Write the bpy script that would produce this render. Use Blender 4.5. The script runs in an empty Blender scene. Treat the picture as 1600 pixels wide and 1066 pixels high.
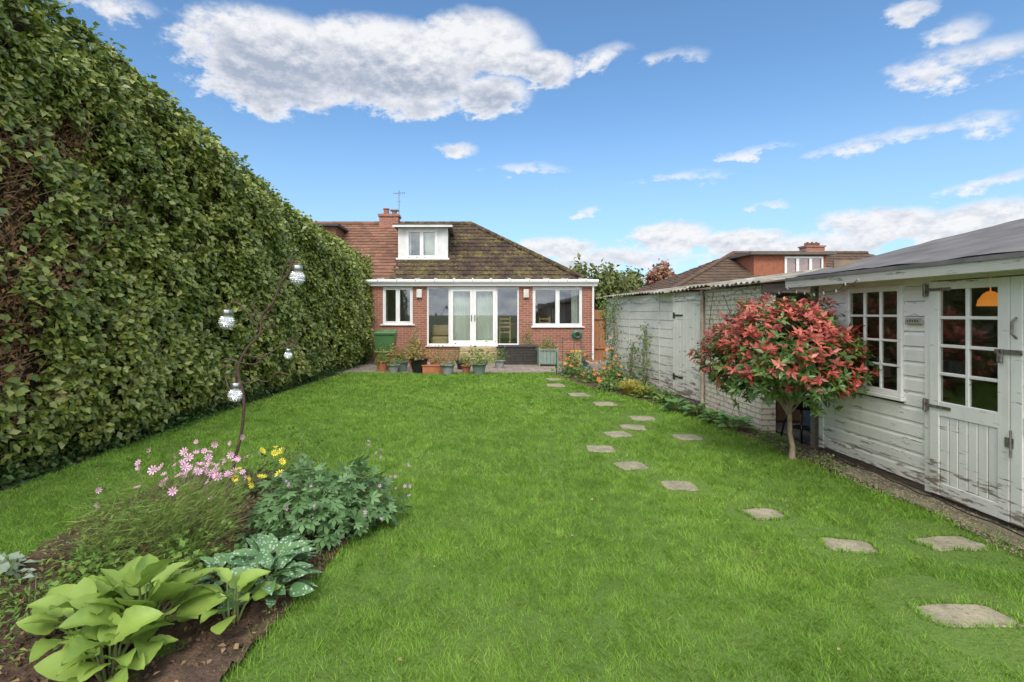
import bpy, math, numpy as np, random
from mathutils import Vector, noise as mnoise
rng=np.random.default_rng(7); random.seed(7)
scene=bpy.context.scene
scene.view_settings.view_transform='Standard'
scene.view_settings.look='None'
scene.view_settings.exposure=0
scene.view_settings.gamma=1
COL=scene.collection
R=math.radians
# ------------------------------------------------------------------ materials
class NT:
    def __init__(s,tree): s.t=tree
    def n(s,typ,**kw):
        nd=s.t.nodes.new(typ)
        for k,v in kw.items(): setattr(nd,k,v)
        return nd
    def put(s,sock,v):
        if isinstance(v,bpy.types.NodeSocket): s.t.links.new(v,sock)
        else:
            if isinstance(v,(tuple,list)) and len(v)==3 and sock.type=='RGBA': v=(*v,1)
            sock.default_value=v
    def m(s,op,a,b=0.0,c=None,clamp=False):
        nd=s.n('ShaderNodeMath',operation=op,use_clamp=clamp)
        s.put(nd.inputs[0],a); s.put(nd.inputs[1],b)
        if c is not None: s.put(nd.inputs[2],c)
        return nd.outputs[0]
    def mix(s,f,a,b,blend='MIX'):
        nd=s.n('ShaderNodeMix',data_type='RGBA',blend_type=blend)
        s.put(nd.inputs[0],f); s.put(nd.inputs[6],a); s.put(nd.inputs[7],b)
        return nd.outputs[2]
    def noise(s,vec,scale,detail=5,rough=.55,dist=0):
        nd=s.n('ShaderNodeTexNoise'); s.put(nd.inputs['Vector'],vec)
        nd.inputs['Scale'].default_value=scale; nd.inputs['Detail'].default_value=detail
        nd.inputs['Roughness'].default_value=rough; nd.inputs['Distortion'].default_value=dist
        return nd.outputs[0]
    def mr(s,v,a,b,c=0.0,d=1.0,smooth=False):
        nd=s.n('ShaderNodeMapRange',clamp=True)
        if smooth: nd.interpolation_type='SMOOTHSTEP'
        s.put(nd.inputs[0],v); 
        for i,x in zip((1,2,3,4),(a,b,c,d)): s.put(nd.inputs[i],x)
        return nd.outputs[0]
    def mapping(s,vec,scale=(1,1,1),loc=(0,0,0)):
        nd=s.n('ShaderNodeMapping'); s.put(nd.inputs[0],vec)
        nd.inputs['Scale'].default_value=scale; nd.inputs['Location'].default_value=loc
        return nd.outputs[0]
    def ramp(s,f,stops):
        nd=s.n('ShaderNodeValToRGB'); s.put(nd.inputs[0],f)
        e=nd.color_ramp.elements
        while len(e)<len(stops): e.new(.5)
        for el,(p,c) in zip(e,stops): el.position=p; el.color=(*c,1)
        return nd.outputs[0]
def newmat(name):
    m=bpy.data.materials.new(name); m.use_nodes=True
    t=NT(m.node_tree); b=m.node_tree.nodes['Principled BSDF']
    tc=t.n('ShaderNodeTexCoord').outputs['Object']
    return m,t,b,tc
def bump(t,b,h,strength=.5,dist=.01):
    nd=t.n('ShaderNodeBump'); nd.inputs['Strength'].default_value=strength
    nd.inputs['Distance'].default_value=dist
    t.put(nd.inputs['Height'],h); t.t.links.new(nd.outputs[0],b.inputs['Normal'])
def M(name,c1,c2=None,scale=8,rough=.7,bmp=.3,bd=.01,metal=0,detail=6,stretch=(1,1,1),spec=.5):
    m,t,b,tc=newmat(name)
    c2=c2 or tuple(x*.75 for x in c1)
    v=t.mapping(tc,stretch)
    n=t.noise(v,scale,detail)
    f=t.mr(n,.35,.65)
    t.put(b.inputs['Base Color'],t.mix(f,c1,c2))
    b.inputs['Roughness'].default_value=rough; b.inputs['Metallic'].default_value=metal
    b.inputs['Specular IOR Level'].default_value=spec
    if bmp: bump(t,b,t.noise(v,scale*4,4),bmp,bd)
    return m
def leafmat(name,stops,rough=.45,trans=.25,nscale=1.2,spots=False,spec=.35,namp=.5,n2=None):
    m,t,b,tc=newmat(name)
    geo=t.n('ShaderNodeNewGeometry')
    rnd=geo.outputs['Random Per Island']
    nn=t.mr(t.noise(tc,nscale,4),.3,.7)
    if n2: nn=t.m('ADD',t.m('MULTIPLY',nn,.55),t.m('MULTIPLY',t.mr(t.noise(tc,n2,5,.65),.3,.7),.45))
    f=t.m('ADD',t.m('MULTIPLY',rnd,1-namp),t.m('MULTIPLY',nn,namp))
    c=t.ramp(f,stops)
    if spots:
        vo=t.n('ShaderNodeTexVoronoi'); t.put(vo.inputs['Vector'],tc); vo.inputs['Scale'].default_value=48
        sp=t.mr(vo.outputs['Distance'],.28,.36,1,0)
        c=t.mix(t.m('MULTIPLY',sp,.75),c,(.50,.60,.46))
    t.put(b.inputs['Base Color'],c); b.inputs['Roughness'].default_value=rough
    b.inputs['Specular IOR Level'].default_value=spec
    tr=t.n('ShaderNodeBsdfTranslucent'); t.put(tr.inputs[0],t.mix(.4,c,(.22,.32,.03)))
    mx=t.n('ShaderNodeMixShader'); mx.inputs[0].default_value=trans
    out=m.node_tree.nodes['Material Output']
    t.t.links.new(b.outputs[0],mx.inputs[1]); t.t.links.new(tr.outputs[0],mx.inputs[2])
    t.t.links.new(mx.outputs[0],out.inputs[0])
    return m
# ------------------------------------------------------------------ mesh tools
def link(ob,parent=None):
    COL.objects.link(ob)
    if parent is not None: ob.parent=parent
    return ob
def empty(name,loc=(0,0,0),rz=0):
    e=bpy.data.objects.new(name,None); e.location=loc; e.rotation_euler=(0,0,rz); e.empty_display_size=.2
    COL.objects.link(e); return e
class MB:
    def __init__(s): s.v=[];s.f=[];s.mi=[]
    def add(s,vs,fs,mi=0):
        o=len(s.v); s.v+= [tuple(p) for p in vs]; s.f+=[tuple(i+o for i in f) for f in fs]; s.mi+=[mi]*len(fs)
    def box(s,x0,x1,y0,y1,z0,z1,mi=0,ch=0):
        if ch>0:
            c=min(ch,(x1-x0)/3,(y1-y0)/3,(z1-z0)/3)
            X=(x0,x1);Y=(y0,y1);Z=(z0,z1);vs=[];idx={}
            for i in (0,1):
                for j in (0,1):
                    for k in (0,1):
                        sx=c if i==0 else -c; sy=c if j==0 else -c; sz=c if k==0 else -c
                        idx[i,j,k]=len(vs)
                        vs+=[(X[i],Y[j]+sy,Z[k]+sz),(X[i]+sx,Y[j],Z[k]+sz),(X[i]+sx,Y[j]+sy,Z[k])]
            g=lambda i,j,k,a: idx[i,j,k]+a
            fs=[]
            for i in (0,1):
                q=[g(i,0,0,0),g(i,1,0,0),g(i,1,1,0),g(i,0,1,0)]; fs.append(q if i else q[::-1])
                q=[g(0,i,0,1),g(1,i,0,1),g(1,i,1,1),g(0,i,1,1)]; fs.append(q[::-1] if i else q)
                q=[g(0,0,i,2),g(1,0,i,2),g(1,1,i,2),g(0,1,i,2)]; fs.append(q if i else q[::-1])
            for a in (0,1):
                for b_ in (0,1):
                    fs.append([g(a,b_,0,0),g(a,b_,0,1),g(a,b_,1,1),g(a,b_,1,0)])
                    fs.append([g(a,0,b_,0),g(a,0,b_,2),g(a,1,b_,2),g(a,1,b_,0)])
                    fs.append([g(0,a,b_,1),g(0,a,b_,2),g(1,a,b_,2),g(1,a,b_,1)])
                    for d in (0,1): fs.append([g(a,b_,d,0),g(a,b_,d,1),g(a,b_,d,2)])
            s.add(vs,fs,mi); return
        vs=[(x0,y0,z0),(x1,y0,z0),(x1,y1,z0),(x0,y1,z0),(x0,y0,z1),(x1,y0,z1),(x1,y1,z1),(x0,y1,z1)]
        s.add(vs,[(3,2,1,0),(4,5,6,7),(0,1,5,4),(1,2,6,5),(2,3,7,6),(3,0,4,7)],mi)
    def tube(s,pts,rad,n=6,mi=0,cap=True):
        pts=[Vector(p) for p in pts]
        if not hasattr(rad,'__len__'): rad=[rad]*len(pts)
        o=len(s.v); prev=None
        for i,p in enumerate(pts):
            d=(pts[min(i+1,len(pts)-1)]-pts[max(i-1,0)])
            if d.length<1e-9: d=Vector((0,0,1))
            d.normalize()
            if prev is None:
                a=d.orthogonal().normalized()
            else:
                a=(prev-d*prev.dot(d)); a= a.normalized() if a.length>1e-6 else d.orthogonal().normalized()
            prev=a; b=d.cross(a)
            for k in range(n):
                t=2*math.pi*k/n; q=p+(a*math.cos(t)+b*math.sin(t))*rad[i]; s.v.append(tuple(q))
        for i in range(len(pts)-1):
            for k in range(n):
                s.f.append((o+i*n+k,o+i*n+(k+1)%n,o+(i+1)*n+(k+1)%n,o+(i+1)*n+k)); s.mi.append(mi)
        if cap:
            s.f.append(tuple(o+k for k in range(n))[::-1]); s.mi.append(mi)
            e=o+(len(pts)-1)*n; s.f.append(tuple(e+k for k in range(n))); s.mi.append(mi)
    def lathe(s,prof,c=(0,0,0),n=20,mi=0):
        o=len(s.v)
        for r,z in prof:
            for k in range(n):
                t=2*math.pi*k/n; s.v.append((c[0]+r*math.cos(t),c[1]+r*math.sin(t),c[2]+z))
        for i in range(len(prof)-1):
            for k in range(n):
                s.f.append((o+i*n+k,o+i*n+(k+1)%n,o+(i+1)*n+(k+1)%n,o+(i+1)*n+k)); s.mi.append(mi)
    def build(s,name,mats,parent=None,smooth=False):
        me=bpy.data.meshes.new(name); me.from_pydata(s.v,[],s.f)
        for m in mats: me.materials.append(m)
        me.polygons.foreach_set('material_index',s.mi)
        if smooth: me.polygons.foreach_set('use_smooth',[True]*len(s.f))
        me.update(); ob=bpy.data.objects.new(name,me); return link(ob,parent)
def bigmesh(name,V,F,mat,parent=None,smooth=False):
    me=bpy.data.meshes.new(name); V=np.ascontiguousarray(V,dtype=np.float32); F=np.asarray(F,dtype=np.int32)
    k=F.shape[1]
    me.vertices.add(len(V)); me.vertices.foreach_set('co',V.ravel())
    me.loops.add(F.size); me.polygons.add(len(F))
    me.loops.foreach_set('vertex_index',F.ravel())
    me.polygons.foreach_set('loop_start',np.arange(0,F.size,k,dtype=np.int32))
    if smooth: me.polygons.foreach_set('use_smooth',np.ones(len(F),dtype=bool))
    me.materials.append(mat); me.update(calc_edges=True); me.validate()
    return link(bpy.data.objects.new(name,me),parent)
def nrm(a): return a/np.maximum(np.linalg.norm(a,axis=-1,keepdims=True),1e-9)
def inst(T,TF,pos,axis,normal,scale):
    T=np.asarray(T,float); TF=np.asarray(TF)
    A=nrm(axis); N=normal-(normal*A).sum(1,keepdims=True)*A; N=nrm(N); X=np.cross(A,N)
    sc=np.asarray(scale)
    if sc.ndim==1: sc=sc[:,None]*np.ones((1,3))
    sc=sc[:,None,:]
    V=pos[:,None,:]+sc[...,0:1]*T[None,:,0:1]*X[:,None,:]+sc[...,1:2]*T[None,:,1:2]*A[:,None,:]+sc[...,2:3]*T[None,:,2:3]*N[:,None,:]
    F=(TF[None]+(np.arange(len(pos))*len(T))[:,None,None]).reshape(-1,TF.shape[1])
    return V.reshape(-1,3),F
def cat(parts):
    Vs=[];Fs=[];o=0
    for V,F in parts: Vs.append(V);Fs.append(F+o);o+=len(V)
    return np.concatenate(Vs),np.concatenate(Fs)
LV=[(0,0,0),(-.34,.42,.08),(0,.45,0),(.34,.42,.08),(0,1,-.12)]
LF=[(0,2,4,1),(0,3,4,2)]
LONG=[(0,0,0),(-.14,.4,.05),(0,.45,0.02),(.14,.4,.05),(0,1,-.2)]
pv=[(0,0,0)];pf=[]
for i in range(5):
    a=R(-100+50*i); a2=a-R(20); a3=a+R(20); r=[.75,.95,1,.95,.75][i]
    pv+=[(math.sin(a2)*r*.62,math.cos(a2)*r*.62+.1,.02),(math.sin(a)*r,math.cos(a)*r+.1,-.1),(math.sin(a3)*r*.62,math.cos(a3)*r*.62+.1,.02)]
    pf.append((0,3+3*i,2+3*i,1+3*i))
def broad(nu=5,nv=9,wid=.62,cup=.12,droop=.35):
    V=[];F=[]
    for j in range(nv):
        t=j/(nv-1); w=wid*.5*(math.sin(math.pi*min(1,t*.97+.03)**.72))**.75 if 0<t<1 else .012
        for i in range(nu):
            u=-1+2*i/(nu-1)
            V.append((w*u,t,cup*abs(u)**1.3*(math.sin(math.pi*t))-droop*t*t+.022*math.cos(t*26+abs(u)*5)*abs(u)))
    for j in range(nv-1):
        for i in range(nu-1):
            a=j*nu+i; F.append((a,a+1,a+nu+1,a+nu))
    return V,F
BV,BF=broad(7,13,.74,.15,.30)
NV_,NF_=broad(5,8,.38,.08,.3)
def pip(x,y,poly):
    ins=np.zeros(len(x),bool); n=len(poly); j=n-1
    for i in range(n):
        xi,yi=poly[i];xj,yj=poly[j]
        c=((yi>y)!=(yj>y))&(x<(xj-xi)*(y-yi)/(yj-yi+1e-12)+xi); ins^=c; j=i
    return ins
def fbm(x,y,z,s=1.0):
    return mnoise.fractal(Vector((x*s,y*s,z*s)),1.0,2.0,4)
def patch(name,poly,res,zf,mat):
    xs=[p[0] for p in poly];ys=[p[1] for p in poly]
    nx=int((max(xs)-min(xs))/res)+1; ny=int((max(ys)-min(ys))/res)+1
    gx=min(xs)+np.arange(nx+1)*res; gy=min(ys)+np.arange(ny+1)*res
    cx,cy=np.meshgrid(gx[:-1]+res/2,gy[:-1]+res/2,indexing='ij')
    ok=pip(cx.ravel(),cy.ravel(),poly).reshape(cx.shape)
    mb=MB(); idx={}
    for i,j in zip(*np.nonzero(ok)):
        q=[]
        for a,b in ((i,j),(i+1,j),(i+1,j+1),(i,j+1)):
            if (a,b) not in idx:
                idx[a,b]=len(mb.v); mb.v.append((gx[a],gy[b],zf(gx[a],gy[b])))
            q.append(idx[a,b])
        mb.f.append(tuple(q)); mb.mi.append(0)
    return mb.build(name,[mat],smooth=True)
# ------------------------------------------------------------------ common materials
white=M('white_upvc',(.82,.82,.80),(.76,.76,.74),3,.35,0)
soilM=M('soil',(.15,.088,.052),(.065,.040,.026),14,.95,1,.03)
def painted(name,zlow=.0,zhigh=.6,base=(.80,.785,.74),amt=.62,sc=(1.2,6,9),streak=.35):
    m,t,b,tc=newmat(name)
    v=t.mapping(tc,sc); n=t.noise(v,3.2,9,.7)
    sep=t.n('ShaderNodeSeparateXYZ'); t.put(sep.inputs[0],tc)
    low=t.mr(sep.outputs[2],zlow,zhigh,.14,0)
    f=t.mr(t.m('ADD',n,low),amt,amt+.05)
    big=t.mr(t.noise(tc,2.3,5),.3,.7)
    c=t.mix(big,base,tuple(x*.86 for x in base))
    st=t.mr(t.noise(t.mapping(tc,(7,7,.8)),2.0,6),.55,.8,0,streak)
    c=t.mix(st,c,(.45,.42,.33))
    c=t.mix(t.mr(low,0,.13,0,.3),c,(.35,.34,.24))
    c=t.mix(f,c,t.mix(t.noise(v,9,4),(.13,.09,.06),(.32,.27,.21)))
    t.put(b.inputs['Base Color'],c); b.inputs['Roughness'].default_value=.55
    bump(t,b,t.m('SUBTRACT',t.noise(v,12,5),t.m('MULTIPLY',f,.6)),.5,.004)
    return m
paintShed=painted('weathered_white_paint')
paintGar=painted('garage_white_paint',0,.9,(.78,.765,.70),.60,(1,6,7),.5)
def brickmat(name,ax,c1=(.40,.145,.085),c2=(.28,.095,.06),mort=(.44,.38,.32),paint=False):
    m,t,b,tc=newmat(name)
    sep=t.n('ShaderNodeSeparateXYZ'); t.put(sep.inputs[0],tc)
    co=t.n('ShaderNodeCombineXYZ'); t.put(co.inputs[0],sep.outputs[ax]); t.put(co.inputs[1],sep.outputs[2])
    br=t.n('ShaderNodeTexBrick'); t.put(br.inputs['Vector'],co.outputs[0])
    br.inputs['Scale'].default_value=1; br.inputs['Brick Width'].default_value=.225; br.inputs['Row Height'].default_value=.075
    br.inputs['Mortar Size'].default_value=.008; br.inputs['Mortar Smooth'].default_value=.3
    t.put(br.inputs['Color1'],c1); t.put(br.inputs['Color2'],c2); t.put(br.inputs['Mortar'],mort)
    c=t.mix(t.mr(t.noise(tc,3,6),.3,.75,0,.45),br.outputs[0],(c1[0]*.55,c1[1]*.6,c1[2]*.7))
    if paint:
        br.inputs['Mortar Size'].default_value=.012
        pn=t.mr(t.noise(tc,9,8,.7),.55,.60)
        c=t.mix(pn,t.mix(t.mr(br.outputs[1],0,1,0,.6),(.68,.63,.51),(.32,.28,.21)),(.36,.25,.16))
    t.put(b.inputs['Base Color'],c); b.inputs['Roughness'].default_value=.85
    bump(t,b,t.m('ADD',t.m('MULTIPLY',br.outputs[1],-1.0),t.m('MULTIPLY',t.noise(tc,40,4),.5)),.9,.018 if paint else .01)
    return m
brickX=brickmat('red_brick',0); brickY=brickmat('red_brick_side',1)
paintBrick=brickmat('painted_brick',1,paint=True)
def glassmat(name='window_glass',refl=.10,tint=(.92,.95,.93)):
    m,t,b,tc=newmat(name)
    lw=t.n('ShaderNodeLayerWeight'); lw.inputs[0].default_value=.5
    f=t.m('ADD',t.m('MULTIPLY',t.m('POWER',lw.outputs['Facing'],5.0),.9),refl,clamp=True)
    gl=t.n('ShaderNodeBsdfGlossy'); gl.inputs['Roughness'].default_value=.02; t.put(gl.inputs[0],(.95,.97,1))
    tr=t.n('ShaderNodeBsdfTransparent'); t.put(tr.inputs[0],tint)
    mx=t.n('ShaderNodeMixShader'); t.put(mx.inputs[0],f)
    t.t.links.new(tr.outputs[0],mx.inputs[1]); t.t.links.new(gl.outputs[0],mx.inputs[2])
    t.t.links.new(mx.outputs[0],m.node_tree.nodes['Material Output'].inputs[0])
    return m
glass=glassmat(refl=.10)
darkwood=M('dark_interior',(.045,.035,.03),(.02,.016,.013),4,.8,0)
blackM=M('black_metal',(.02,.02,.02),(.035,.03,.028),20,.45,.2)
iron=M('galvanised_iron',(.30,.29,.27),(.16,.12,.09),30,.5,.3,metal=.6)
def tilemat(name,ca,cb,moss,mlo,mhi):
    m,t,b,tc=newmat(name)
    geo=t.n('ShaderNodeNewGeometry')
    c=t.mix(geo.outputs['Random Per Island'],ca,cb)
    n=t.noise(tc,1.3,8,.75); n2=t.noise(tc,9,6,.7)
    f=t.mr(t.m('ADD',t.m('MULTIPLY',n,.5),t.m('MULTIPLY',n2,.5)),mlo,mhi)
    c=t.mix(f,c,moss)
    t.put(b.inputs['Base Color'],c); b.inputs['Roughness'].default_value=.95; b.inputs['Specular IOR Level'].default_value=.2
    bump(t,b,n2,.8,.03); return m
tileBrown=tilemat('mossy_roof_tile',(.082,.055,.040),(.045,.032,.027),(.18,.155,.05),.49,.61)
tileRed=tilemat('red_roof_tile',(.25,.13,.085),(.16,.085,.06),(.15,.13,.08),.55,.72)
tileGrey=tilemat('brown_roof_tile',(.13,.085,.06),(.085,.06,.048),(.13,.12,.06),.55,.7)
# ------------------------------------------------------------------ world
w=bpy.data.worlds.new('World'); scene.world=w; w.use_nodes=True
t=NT(w.node_tree); w.node_tree.nodes.clear()
SUN_EL=46; SUN_AZ=190
sky=t.n('ShaderNodeTexSky',sky_type='NISHITA'); sky.sun_disc=False
sky.sun_elevation=R(SUN_EL); sky.sun_rotation=R(SUN_AZ); sky.air_density=1.0; sky.dust_density=.6; sky.ozone_density=1.6
tcw=t.n('ShaderNodeTexCoord').outputs['Generated']
nv=t.n('ShaderNodeVectorMath',operation='NORMALIZE'); t.put(nv.inputs[0],tcw); dirv=nv.outputs[0]
sp=t.n('ShaderNodeSeparateXYZ'); t.put(sp.inputs[0],dirv)
az=t.m('MULTIPLY',t.m('ARCTAN2',sp.outputs[0],sp.outputs[1]),57.2958)
el=t.m('MULTIPLY',t.m('ARCSINE',sp.outputs[2]),57.2958)
sv=t.mapping(dirv,(1,1,1.8))
nA=t.noise(sv,7,9,.6)
nB=t.noise(sv,22,8,.64); nB2=t.noise(t.mapping(sv,(1,1,1),(0,0,.02)),22,8,.64)
azd=t.m('ADD',az,t.m('MULTIPLY',t.m('SUBTRACT',nB,.5),5)); 
eld=t.m('ADD',el,t.m('ADD',t.m('MULTIPLY',t.m('SUBTRACT',nA,.5),4),t.m('MULTIPLY',t.m('SUBTRACT',nB,.5),2.5)))
clouds=[(-21.5,24.8,10.5,4.6,1.35),(-10,25.6,13,4.6,1.35),(0,27.4,8,3.8,1.2),(6.8,25.6,4.8,2.1,1.0),(2.0,23.2,5,1.9,1.0),(-8,22.4,8,1.5,.7),(14.7,26.1,3.5,1.2,.5),
 (21.2,24.9,4,.9,.42),(43.5,19.7,6,1.5,.5),(43.2,21.9,2.5,1.2,.4),(40.6,24.5,2,.9,.45),(40.3,14.7,7,.9,.5),(44.4,14.8,3,1.0,.5),(29.1,15.7,3.5,.4,.33),
 (-2,18,2.6,1.0,.5),(5.4,15.8,5,.7,.38),(22.7,13.9,4.5,.7,.36),(9.2,7.4,5,1.5,.9),(20.8,7.9,5,1.9,1.1),(27.5,7.2,5,1.5,1.0),(38.2,7.5,6,2.2,1.1),
 (45,6.8,6,2.4,1.1),(45.7,10.3,3,.7,.5),(15,5.8,9,1.5,.8),(32,6.0,10,1.5,.8),(12.7,11.2,1.5,.5,.4),(-34.5,26.4,4,1.2,.45),(30,10.5,2,.4,.35)]
den=None
for a,e,wd,h,s_ in clouds:
    dx=t.m('MULTIPLY',t.m('SUBTRACT',azd,a),1/wd); dy=t.m('MULTIPLY',t.m('SUBTRACT',eld,e),1/h)
    r2=t.m('ADD',t.m('MULTIPLY',dx,dx),t.m('MULTIPLY',dy,dy))
    d=t.m('MULTIPLY',t.m('SUBTRACT',1.0,r2),s_)
    den=d if den is None else t.m('MAXIMUM',den,d)
fill_deck=t.mr(t.m('ADD',t.m('MULTIPLY',sp.outputs[1],-1.0),t.m('MULTIPLY',sp.outputs[2],.9)),.15,.75,0,2.4)  # unseen bright cloud layer behind and overhead, added to whiten the ambient light
fill_deck=t.m('SUBTRACT',fill_deck,1.0)
den=t.m('MAXIMUM',t.m('MAXIMUM',den,-1.5),fill_deck)
D=t.m('ADD',den,t.m('ADD',t.m('MULTIPLY',t.m('SUBTRACT',nA,.5),1.4),t.m('MULTIPLY',t.m('SUBTRACT',nB,.5),1.5)))
alpha=t.mr(D,-.02,.72,0,.96,True)
belly=t.m('MULTIPLY',t.mr(eld,28.3,23.8,0,1,True),t.mr(D,.35,1.1,0,1,True))
bl2=t.m('MULTIPLY',t.mr(eld,8.5,5.5,0,.55,True),t.mr(D,.3,1.0,0,1,True))
belly=t.m('ADD',t.m('MULTIPLY',belly,t.mr(el,12,20,0,1.0)),t.m('MULTIPLY',bl2,t.mr(el,12,10,0,1)))
lit=t.m('ADD',t.m('SUBTRACT',.93,t.m('MULTIPLY',belly,.80)),t.m('MULTIPLY',t.m('SUBTRACT',nB,nB2),2.0),clamp=True)
ccol=t.mix(lit,(.42,.48,.60),(.95,.95,.97))
haze=t.mr(el,-2,24,.58,0,True)
skyc=t.mix(1.0,sky.outputs[0],(1.0,1.30,1.47),'MULTIPLY')
bg1=t.n('ShaderNodeBackground'); t.put(bg1.inputs[0],skyc); bg1.inputs[1].default_value=.132
bgh=t.n('ShaderNodeBackground'); t.put(bgh.inputs[0],(.49,.69,.90)); bgh.inputs[1].default_value=1.0
bg2=t.n('ShaderNodeBackground'); t.put(bg2.inputs[0],ccol)
t.put(bg2.inputs[1],t.mr(fill_deck,-.2,1.0,1.0,2.3))
m0=t.n('ShaderNodeMixShader'); t.put(m0.inputs[0],haze); t.t.links.new(bg1.outputs[0],m0.inputs[1]); t.t.links.new(bgh.outputs[0],m0.inputs[2])
mx=t.n('ShaderNodeMixShader'); t.put(mx.inputs[0],alpha); t.t.links.new(m0.outputs[0],mx.inputs[1]); t.t.links.new(bg2.outputs[0],mx.inputs[2])
wo=t.n('ShaderNodeOutputWorld'); t.t.links.new(mx.outputs[0],wo.inputs[0])
sd=bpy.data.lights.new('sun','SUN'); sd.energy=2.3; sd.angle=R(20); sd.color=(1,.95,.86)
so=link(bpy.data.objects.new('sun',sd))
sv_=Vector((math.sin(R(SUN_AZ))*math.cos(R(SUN_EL)),math.cos(R(SUN_AZ))*math.cos(R(SUN_EL)),math.sin(R(SUN_EL))))
so.rotation_euler=(-sv_).to_track_quat('-Z','Y').to_euler(); so.location=(5,-8,12)
cd=bpy.data.cameras.new('camera'); cd.lens=18; cd.sensor_width=36; cd.shift_x=.0375; cd.shift_y=-.0269; cd.clip_end=2000; cd.clip_start=.05
co=link(bpy.data.objects.new('camera',cd)); co.location=(0,0,1.6); co.rotation_euler=(R(90),0,0); scene.camera=co
# ------------------------------------------------------------------ ground
mb=MB(); mb.add([(-400,-400,-.02),(400,-400,-.02),(400,400,-.02),(-400,400,-.02)],[(0,1,2,3)])
mb.build('ground',[M('rough_ground',(.08,.13,.03),(.11,.10,.05),.8,.95,.5)])
rightB=[(3.70,-6),(3.68,3.5),(3.52,5.2),(3.45,6.5),(3.22,8.5),(2.9,9.5),(2.45,10.7),(2.1,12.2),(2.0,13.7)]
lawnP=[(-4.55,-6)]+rightB+[(-3.4,13.9),(-4.1,8)]
bedL=[(-2.85,5.0),(-3.0,4.1),(-2.85,3.1),(-2.6,1.0),(-1.2,1.0),(-1.08,2.2),(-.98,2.8),(-.90,3.4),(-.74,4.1),(-1.0,4.65),(-1.75,5.2)]
lm,lt,lb,ltc=newmat('lawn_turf')
n1=lt.noise(ltc,.8,4); n2=lt.noise(ltc,30,6)
c=lt.mix(lt.mr(n1,.35,.65),(.075,.135,.017),(.11,.19,.024)); c=lt.mix(lt.mr(n2,.55,.8,0,.6),c,(.18,.16,.05))
lt.put(lb.inputs['Base Color'],c); lb.inputs['Roughness'].default_value=.9; bump(lt,lb,n2,1,.02)
patch('lawn',lawnP,.12,lambda x,y:.004,lm)
stones=[(2.60,2.70,.24,.115,0),(3.30,3.55,.24,.12,.1),(2.57,3.52,.18,.12,-.2),(2.31,4.07,.16,.13,.15),(1.90,4.74,.17,.14,-.1),(1.65,5.36,.175,.15,.2),(1.49,6.02,.19,.16,-.1),
 (1.90,6.74,.18,.17,.2),(2.75,6.58,.18,.16,0),(2.23,7.15,.19,.17,-.2),(2.56,7.76,.20,.18,0),(2.30,9.0,.2,.2,.1),(2.05,10.0,.21,.21,0),(1.80,11.3,.21,.22,0),(1.95,12.3,.21,.22,.1)]
sm_,st_t,sb_,stc=newmat('stepping_stone')
n1=st_t.noise(stc,5,7,.65); n2=st_t.noise(stc,38,6,.7)
c=st_t.mix(st_t.mr(n1,.35,.65),(.38,.33,.22),(.22,.20,.14)); c=st_t.mix(st_t.mr(n2,.5,.68,0,.75),c,(.11,.105,.06)); c=st_t.mix(st_t.mr(st_t.noise(stc,14,5),.6,.7,0,.6),c,(.46,.43,.34))
st_t.put(sb_.inputs['Base Color'],c); sb_.inputs['Roughness'].default_value=.95; bump(st_t,sb_,st_t.m('ADD',n1,n2),1,.012)
stonepoly=[]
for i,(x,y,a,b_,rot) in enumerate(stones):
    mb=MB(); n=26; ps=[]; sd_=random.random()*50
    for k in range(n):
        th=2*math.pi*k/n; c_,s_=math.cos(th),math.sin(th)
        sq=1/max(abs(c_),abs(s_))**.8; j=1+.16*mnoise.noise(Vector((c_*1.6+sd_,s_*1.6,0)))+.06*mnoise.noise(Vector((c_*6+sd_,s_*6,3)))
        lx,ly=a*c_*sq*j*.9,b_*s_*sq*j*.9
        ps.append((x+lx*math.cos(rot)-ly*math.sin(rot),y+lx*math.sin(rot)+ly*math.cos(rot)))
    stonepoly.append((x,y,max(a,b_)*1.5,ps))
    tz=.009+.0022*max(0,y-3.5)
    vs=[(px,py,0) for px,py in ps]+[(px,py,tz*.6) for px,py in ps]+[(x+(px-x)*.92,y+(py-y)*.92,tz) for px,py in ps]+[(x+(px-x)*.45,y+(py-y)*.45,tz+.004*mnoise.noise(Vector((px*5,py*5,0)))) for px,py in ps]
    fs=[]
    for q in range(3): fs+=[(q*n+k,q*n+(k+1)%n,(q+1)*n+(k+1)%n,(q+1)*n+k) for k in range(n)]
    fs+=[tuple(range(3*n,4*n))]
    mb.add(vs,fs); mb.build('stepping_stone',[sm_])
def bz(x,y): 
    return .025+.03*fbm(x,y,0,3)+.022*fbm(x,y,3,14)
patch('flower_bed_soil',bedL,.03,bz,soilM)
bedR=[(p[0]-.02,p[1]) for p in rightB[2:]]+[(2.6,14.2),(3.45,14.2),(3.9,8.7),(4.0,5.9),(4.0,5.2)]
patch('border_soil',bedR,.06,lambda x,y:.012+.02*fbm(x,y,0,6),soilM)
mb=MB(); mb.box(3.66,4.3,-1,5.25,-.05,.03)
mb.build('concrete_strip',[M('mossy_concrete',(.20,.17,.11),(.09,.085,.05),7,.95,1,.02)])
pm,pt,pb,ptc=newmat('patio_paving')
br=pt.n('ShaderNodeTexBrick'); pt.put(br.inputs['Vector'],ptc); br.inputs['Scale'].default_value=1
br.inputs['Brick Width'].default_value=.45; br.inputs['Row Height'].default_value=.3; br.inputs['Mortar Size'].default_value=.012
pt.put(br.inputs['Color1'],(.34,.28,.23)); pt.put(br.inputs['Color2'],(.25,.205,.17)); pt.put(br.inputs['Mortar'],(.11,.10,.07))
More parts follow.
